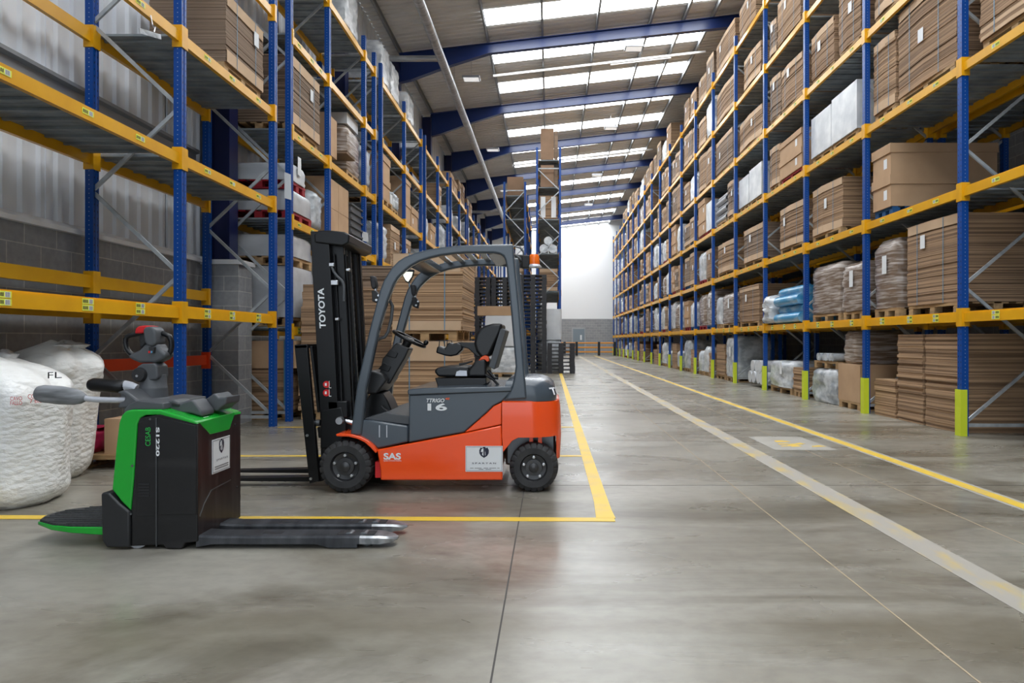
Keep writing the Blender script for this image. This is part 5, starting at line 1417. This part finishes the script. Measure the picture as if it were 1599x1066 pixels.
a = at(228.5, 585.5, YT); MB().lathe([(.008, -.006), (.008, .006)], (a[0], YT - .10, a[2]), 'y', 8).build('pivot_bolt', 'steel', tk)
hd = MB().prism(PZ([(207, 556), (212, 552.5), (226, 546), (234, 537), (254, 536.5), (257, 543), (262, 548), (267.5, 551), (266, 556), (261, 561), (250, 566), (226, 566), (214, 561)], YT), YT - .06, YT + .05).build('tiller_head', 'greyflat', tk, bevel=.022, seg=4)
MB().prism(PZ([(233, 514), (238, 510.5), (246, 510), (251, 513), (253.5, 520), (254, 536), (249, 541), (241, 540), (236, 534), (234, 524)], YT), YT - .075, YT + .045).build('control_pod', 'greyflat', hd, bevel=.016, seg=4)
MB().prism(PZ([(243, 541.5), (252, 541.5), (251, 551), (244, 551)], YT), YT - .080, YT - .05).build('display', 'black', hd, bevel=.003)
a = at(246, 549, YT); MB().box(a[0] - .012, a[0] + .0, YT - .083, YT - .08, a[2] - .007, a[2] + .007).build('red_key', 'red', hd)
MB().box(a[0] + .002, a[0] + .014, YT - .083, YT - .08, a[2] - .007, a[2] + .007).build('blue_key', 'strap', hd)
MB().prism(PZ([(217, 521), (218.5, 513), (223, 509.5), (232, 508), (241, 509), (238, 512), (233, 515), (231, 520)], YT), YT - .05, YT + .06).build('emergency_button', 'red', hd, bevel=.014, seg=3, label='red emergency reverse button')
MB().prism(PZ([(220, 521), (233, 517), (236, 530), (230, 538), (222, 545), (219, 532)], YT), YT - .02, YT + .05).build('pod_back', 'black', hd, bevel=.012)
def loop(pts, r): return [Vector(at(x, y, YT)) for x, y in pts]
MB().tube(loop([(232, 518.5), (220, 520.5), (205, 523), (199, 525), (196.3, 529), (196, 535), (198, 544), (203, 551), (211, 556)], 0), .0165, 12).build('handle_grip', 'mast', hd, smooth=60)
MB().tube(loop([(253, 520), (260, 522.5), (264.5, 525), (267.5, 532), (268, 541), (266.5, 548), (263, 553)], 0), .0165, 12).build('handle_grip', 'mast', hd, smooth=60)
# grab arms
def cap(path, rads, name, m, n=16, sq=1.0):
    return MB().tube(path, rads, n).build(name, m, tk, smooth=60)
def seg(pts, Y, z=0): return [Vector(at(x, y, Y)) for x, y in pts]
YA = 4.25
cap(seg([(200, 624), (180, 624.5), (155, 624), (138, 622.5), (128, 620)], YA), [.018] * 5, 'grab_arm', 'silver', 14)
cap(seg([(134, 621.5), (127, 621), (118, 619.5), (95, 617), (68, 614.5), (60, 613.5), (56, 613)], YA), [.020, .038, .050, .057, .055, .045, .015], 'arm_grip', 'gripgrey', 18)
YB = 4.66
cap(seg([(214, 607), (204, 604), (190, 601)], YB), [.030, .036, .036], 'grab_arm', 'silver', 14)
cap(seg([(198, 604), (194, 603.5), (170, 602), (146, 600.5), (140, 600.5), (137.5, 600.5)], YB), [.030, .046, .046, .046, .035, .012], 'arm_grip', 'mast', 18)
tz('arm_mount', 'greyflat', [(186, 612), (198, 608), (205, 612), (222, 626), (226, 634), (188, 637), (190, 628), (198, 625), (199, 619)], 4.22, 4.40, Y=4.25, bevel=.012)
tz('arm_mount', 'greyflat', [(196, 612), (204, 606), (212, 610), (226, 626), (226, 634), (196, 634)], 4.56, 4.70, Y=4.62, bevel=.012)
# platform
zp = .130
pf = [(-2.74, 4.20), (-2.95, 4.205), (-3.10, 4.24), (-3.25, 4.33), (-3.285, 4.42), (-3.285, 4.52), (-3.24, 4.62), (-3.12, 4.68), (-3.05, 4.74), (-2.74, 4.745)]
pfm = MB().rings([[(x, y, zp - .050 + .03 * ((-2.74 - x) / .55)) for x, y in pf], [(x, y, zp) for x, y in pf]]).build('platform', 'green', tk, bevel=.006)
cx_ = -3.0; cy_ = 4.47
m_ = noise_mat('ribbed_mat', (0.018, 0.019, 0.021), (0.04, 0.042, 0.046), (60, 60, 8), 0.75, bump=0.6, bdist=.004); M['mat'] = m_
MB().rings([[(cx_ + (x - cx_) * .965, cy_ + (y - cy_) * .965, zp + .001) for x, y in pf], [(cx_ + (x - cx_) * .955, cy_ + (y - cy_) * .955, zp + .012) for x, y in pf]]).build('rubber_mat', 'mat', pfm)
mb = MB()
for k in range(11):
    y = 4.23 + k * .047; xa = -3.24 if 4.36 < y < 4.6 else (-3.14 if 4.27 < y < 4.66 else -3.0)
    mb.box(xa, -2.76, y, y + .012, zp + .011, zp + .016)
mb.build('mat_rib', 'mat', pfm)
# forks with rollers
for ya, yb, tip in ((4.185, 4.355, -.950), (4.452, 4.612, -.945)):
    xa = -2.17
    mb = MB()
    top, bot = .078, .030
    ym_ = (ya + yb) / 2
    def ring(x, ins, zt_, zb): return [(x, ya + ins, zb), (x, ya + ins, zt_ - .012), (x, ya + ins + .012, zt_), (x, yb - ins - .012, zt_), (x, yb - ins, zt_ - .012), (x, yb - ins, zb)]
    mb.rings([ring(xa, 0, .085, .012), ring(xa + .10, 0, top, bot), ring(tip - .22, 0, top, bot)])
    fo = mb.build('fork', 'fork', tk, smooth=30)
    MB().rings([ring(tip - .22, 0.0005, top, .030), ring(tip - .10, 0.012, top - .004, .026), ring(tip - .03, .035, top - .014, .032), ring(tip, .062, top - .024, .044)]).build('fork_tip', 'forktip', fo, smooth=30)
    MB().box(xa + .38, xa + .50, ym_ - .022, ym_ + .022, top - .002, top + .0012).build('fork_slot', 'black', fo)
    MB().box(tip - .37, tip - .14, ym_ - .045, ym_ + .045, top - .002, top + .0014).build('roller_window', 'black', fo)
    for q in (tip - .30, tip - .21):
        MB().lathe([(.02, -.036), (.034, -.034), (.034, .034), (.02, .036)], (q, ym_, top - .024), 'y', 20).build('load_roller', 'darksteel', fo, smooth=40)
    MB().lathe([(.02, -.034), (.033, -.032), (.033, .032), (.02, .034)], (tip - .19, ym_, .034), 'y', 20).build('floor_roller', 'darksteel', fo, smooth=40)
    MB().rings([[(tip - .50, ya + .004, .032), (tip - .50, yb - .004, .032), (tip - .50, yb - .004, .040), (tip - .50, ya + .004, .040)], [(tip - .40, ya + .002, .006), (tip - .40, yb - .002, .006), (tip - .40, yb - .002, .040), (tip - .40, ya + .002, .040)], [(tip - .235, ya + .002, .008), (tip - .235, yb - .002, .008), (tip - .235, yb - .002, .04), (tip - .235, ya + .002, .04)]]).build('roller_frame', 'fork', fo)
# writing
def tlab(s, m, x0_, x1_, yt, yb, Y=TN - .006, **k):
    a, b_ = at(x0_, yb, Y), at(x1_, yt, Y)
    return text(s, 'lettering', m, tk, (a[0], b_[0], a[2], b_[2]), Y, **k)
tlab('CESAB', 'greentext', 227, 235, 667, 696, rot=90, bold=0.0)
tlab('S1220', 'white', 243.5, 249, 667, 712, rot=-90, bold=.03)
a = [ep(330.5, 687.5), ep(358, 682), ep(358, 734), ep(330.5, 740.5)]
sy0, sy1, sz0, sz1 = a[0][0], a[1][0], .425, .643
pt = sign(tk, lambda u, w_, d: (xe + .001 + d, sy0 + (sy1 - sy0) * u, sz0 + (sz1 - sz0) * w_), sy1 - sy0, sz1 - sz0, 'end', xe)
text('S P A R T A N', 'lettering', 'emblem', pt, (sy0 + (sy1 - sy0) * .2, sy0 + (sy1 - sy0) * .84, sz0 + .075, sz0 + .088), xe + .0075, frame='end')
mb = MB()
for w_ in (.026, .040):
    for q in range(14): mb.box(xe + .0065, xe + .0075, sy0 + .03 + q * .013, sy0 + .039 + q * .013, sz0 + w_ - .002, sz0 + w_ + .003)
mb.build('fine_print', 'greyflat', pt)
